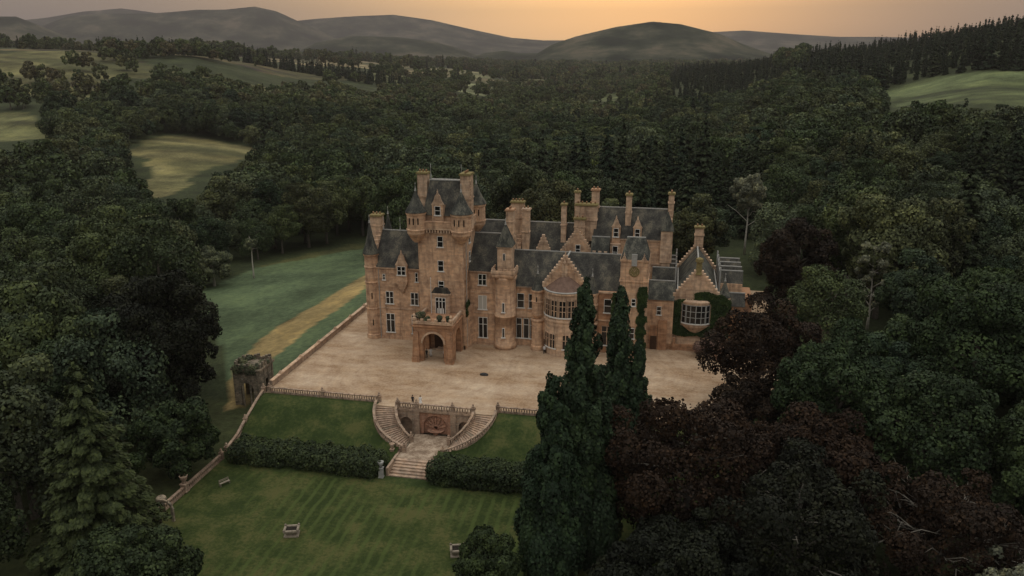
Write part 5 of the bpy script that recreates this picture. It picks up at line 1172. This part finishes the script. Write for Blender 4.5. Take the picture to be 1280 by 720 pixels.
# one placed tree of every prototype serves as the instance source
src_of = {}
for o in COL.objects:
    if o.name.startswith('crown') and o.data.name not in src_of: src_of[o.data.name] = o
k = np.where(~indiv & (r > 800) & (r < 900) & vis)[0]
for j, pm in enumerate(B2+B3+C2+C3):
    if pm.name in src_of: continue
    cc = pm in C2+C3; i = [q for q in k if con[q] == cc and not indiv[q]][0]; indiv[i] = True
    e = put_tree('conifer_tree' if cc else 'broadleaf_tree', pm, tr2 if cc else tr, X[i], Y[i], sc[i], 0, ('dark pointed conifer' if cc else 'round green broadleaf')+' far off on the wooded slope', 'tree', 'conifers far off on the slope' if cc else 'broadleaf trees far off on the slope', z=Z[i]-.3)
    src_of[pm.name] = e.children[0]
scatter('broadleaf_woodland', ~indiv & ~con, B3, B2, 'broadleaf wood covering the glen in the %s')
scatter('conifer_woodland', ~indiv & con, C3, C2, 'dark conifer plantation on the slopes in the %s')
# ------------------------------------------------------------------ hedges, ivy, climbers
def hedge(name, x0, x1, y0, y1, z0, z1, n, label, mat, cat, size=.34, seed=1, round_=.6):
    g_ = np.random.default_rng(seed); GX, GY = np.meshgrid(np.arange(x0+1, x1-.8, 1.05), np.arange(y0+1, y1-.8, 1.05)); nl = GX.size; C_ = np.concatenate([np.stack([GX.ravel()+g_.uniform(-.35, .35, nl), GY.ravel()+g_.uniform(-.35, .35, nl), z_+g_.uniform(-.3, .25, nl)], 1) for z_ in (z1-1.1, z0+.9)]); nl *= 2; R_ = g_.uniform(.8, 1.25, nl)
    P, N, S, tn = lobes_to_leaves(C_, R_, n, size, g_, -.9)
    me = leafmesh(name, P, N+np.array([0, 0, .15]), S, tn, mat, g_); c = P.mean(0); 
    o = bpy.data.objects.new(name, me); COL.objects.link(o); return tag(o, label, cat)
hedge('hedge', -65.8, -40.7, 101.6, 106.6, -5.3, -2.3, 26000, 'long loose evergreen hedge below the bank left of the garden steps', M['hedge'], 'hedge', seed=1)
hedge('hedge', -33.3, -12.0, 101.4, 107.2, -5.3, -2.0, 24000, 'bushy evergreen hedge below the bank right of the garden steps', M['hedge'], 'hedge', seed=2)
def ivy(x0, x1, z0, z1, y, n, label, seed, mask=None, size=.26, bulge=.35, side=None):
    g_ = np.random.default_rng(seed); U = g_.uniform(x0, x1, n); V_ = g_.uniform(z0, z1, n)
    b_ = fbm(U*.9+seed*7, V_*.9, 3, seed); e_ = np.minimum(np.minimum(U-x0, x1-U), np.minimum(V_-z0+.5, z1-V_)); k_ = (e_+ (b_-.45)*1.6 > .15)
    if mask is not None: k_ &= mask(U, V_)
    U, V_, b_ = U[k_], V_[k_], b_[k_]; D = np.full(len(U), y)-.05-bulge*b_
    P = np.stack([U, D, V_], 1) if side is None else np.stack([np.full(len(U), side)+.05+bulge*b_, U, V_], 1)
    N = np.tile([0, -1, .35] if side is None else [1, 0, .35], (len(P), 1)).astype(float)
    me = leafmesh('ivy', P, N, size*g_.uniform(.6, 1.4, len(P)), np.clip(b_+g_.normal(0, .15, len(P)), 0, 1), M['ivy'], g_, 1, .5); o = bpy.data.objects.new('ivy', me); COL.objects.link(o); return tag(o, label, 'ivy')
ivy(-5.9, -3.9, 0, 14.5, 144.95, 7000, 'narrow column of ivy on the right edge of the clock tower', 3)
ivy(-10.6, -8.3, 0, 13.0, 144.9, 5500, 'narrow column of ivy on the left edge of the clock tower', 4)
ivy(-1.9, 11.5, 2.2, 12.5, 151.7, 26000, 'dark ivy spread across the gabled east hall around its bay window', 5, lambda u_, v_: ~((u_ > 2.2) & (u_ < 7.8) & (v_ > 5.0) & (v_ < 9.7)) & (v_ < 12.4-abs(u_-6.8)*.35+2.2*(fbm(u_*.6, v_*.15, 2, 4)-.45)) & (v_ > 3.4-2.6*(fbm(u_*.45, v_*.1, 2, 8)-.3)) & ~((u_ < 4.6) & (v_ > 10.2)) )
ivy(143.6, 147.5, 6.5, 9.5, 0, 1500, 'small tuft of creeper above the porch right side', 6, side=-38.2)
g_ = np.random.default_rng(77); C_ = np.stack([g_.uniform(-73.9, -68.9, 26), g_.uniform(119.9, 124.9, 26), g_.uniform(2.2, 3.0, 26)], 1); C_[:13, 1] = 120.1; R_ = g_.uniform(.35, .8, 26)
P, N, S, tn = lobes_to_leaves(C_, R_, 5200, .22, g_, -.9); o = bpy.data.objects.new('creeper', leafmesh('creeper', P, N, S, tn, M['soft'], g_)); COL.objects.link(o); tag(o, 'straggling creeper overgrowing the top of the ruined pavilion', 'creeper')
# plants on the porch roof
for (px, py, s_, lb) in ((-44.9, 137.2, 1.0, 'tall potted evergreen on the porch roof left corner'), (-43.6, 136.9, .75, 'lower potted shrub on the porch roof beside the flagpole'), (-41.3, 136.9, .7, 'wide potted shrub in the middle front of the porch roof'), (-39.7, 137.3, .6, 'grey green potted shrub on the porch roof right corner')):
    g_ = np.random.default_rng(int(px*-10)); C_ = g_.normal(0, .35, (9, 3))*s_; C_[:, 2] = g_.uniform(.6, 1.9, 9)*s_; R_ = g_.uniform(.35, .6, 9)*s_
    P, N, S, tn = lobes_to_leaves(C_, R_, 1200, .16, g_, -.9); e = empty('potted_shrub', (px, py, 7.3), 0, lb, 'plant', 'potted shrubs on the porch roof')
    o = bpy.data.objects.new('foliage', leafmesh('foliage', P, N, S, tn, M['soft'], g_)); COL.objects.link(o); o.parent = e
    m_ = MB(); m_.lathe(0, 0, [(.28, 0), (.38, .5), (.42, .52), (.3, .55)], 12); m_.build('pot', M['pot'], e, True, local=True)
# flowering shrub by the right end of the terrace
g_ = np.random.default_rng(9); C_ = np.stack([g_.uniform(-2.4, 2.4, 22), g_.uniform(-2, 2, 22), g_.uniform(.5, 2.6, 22)], 1); R_ = g_.uniform(.6, 1.1, 22)
P, N, S, tn = lobes_to_leaves(C_, R_, 5000, .24, g_, -.9); o = bpy.data.objects.new('flowering_shrub', leafmesh('flowering_shrub', P, N, S, tn, M['pale'], g_)); COL.objects.link(o); o.location = (8.0, 149.0, 0); o.data.materials[0] = leaf_mat('foliage_pink_shrub', [(.20, .12, .10), (.22, .14, .11)]); tag(o, 'pale pinkish flowering shrub beside the east hall wall', 'shrub')
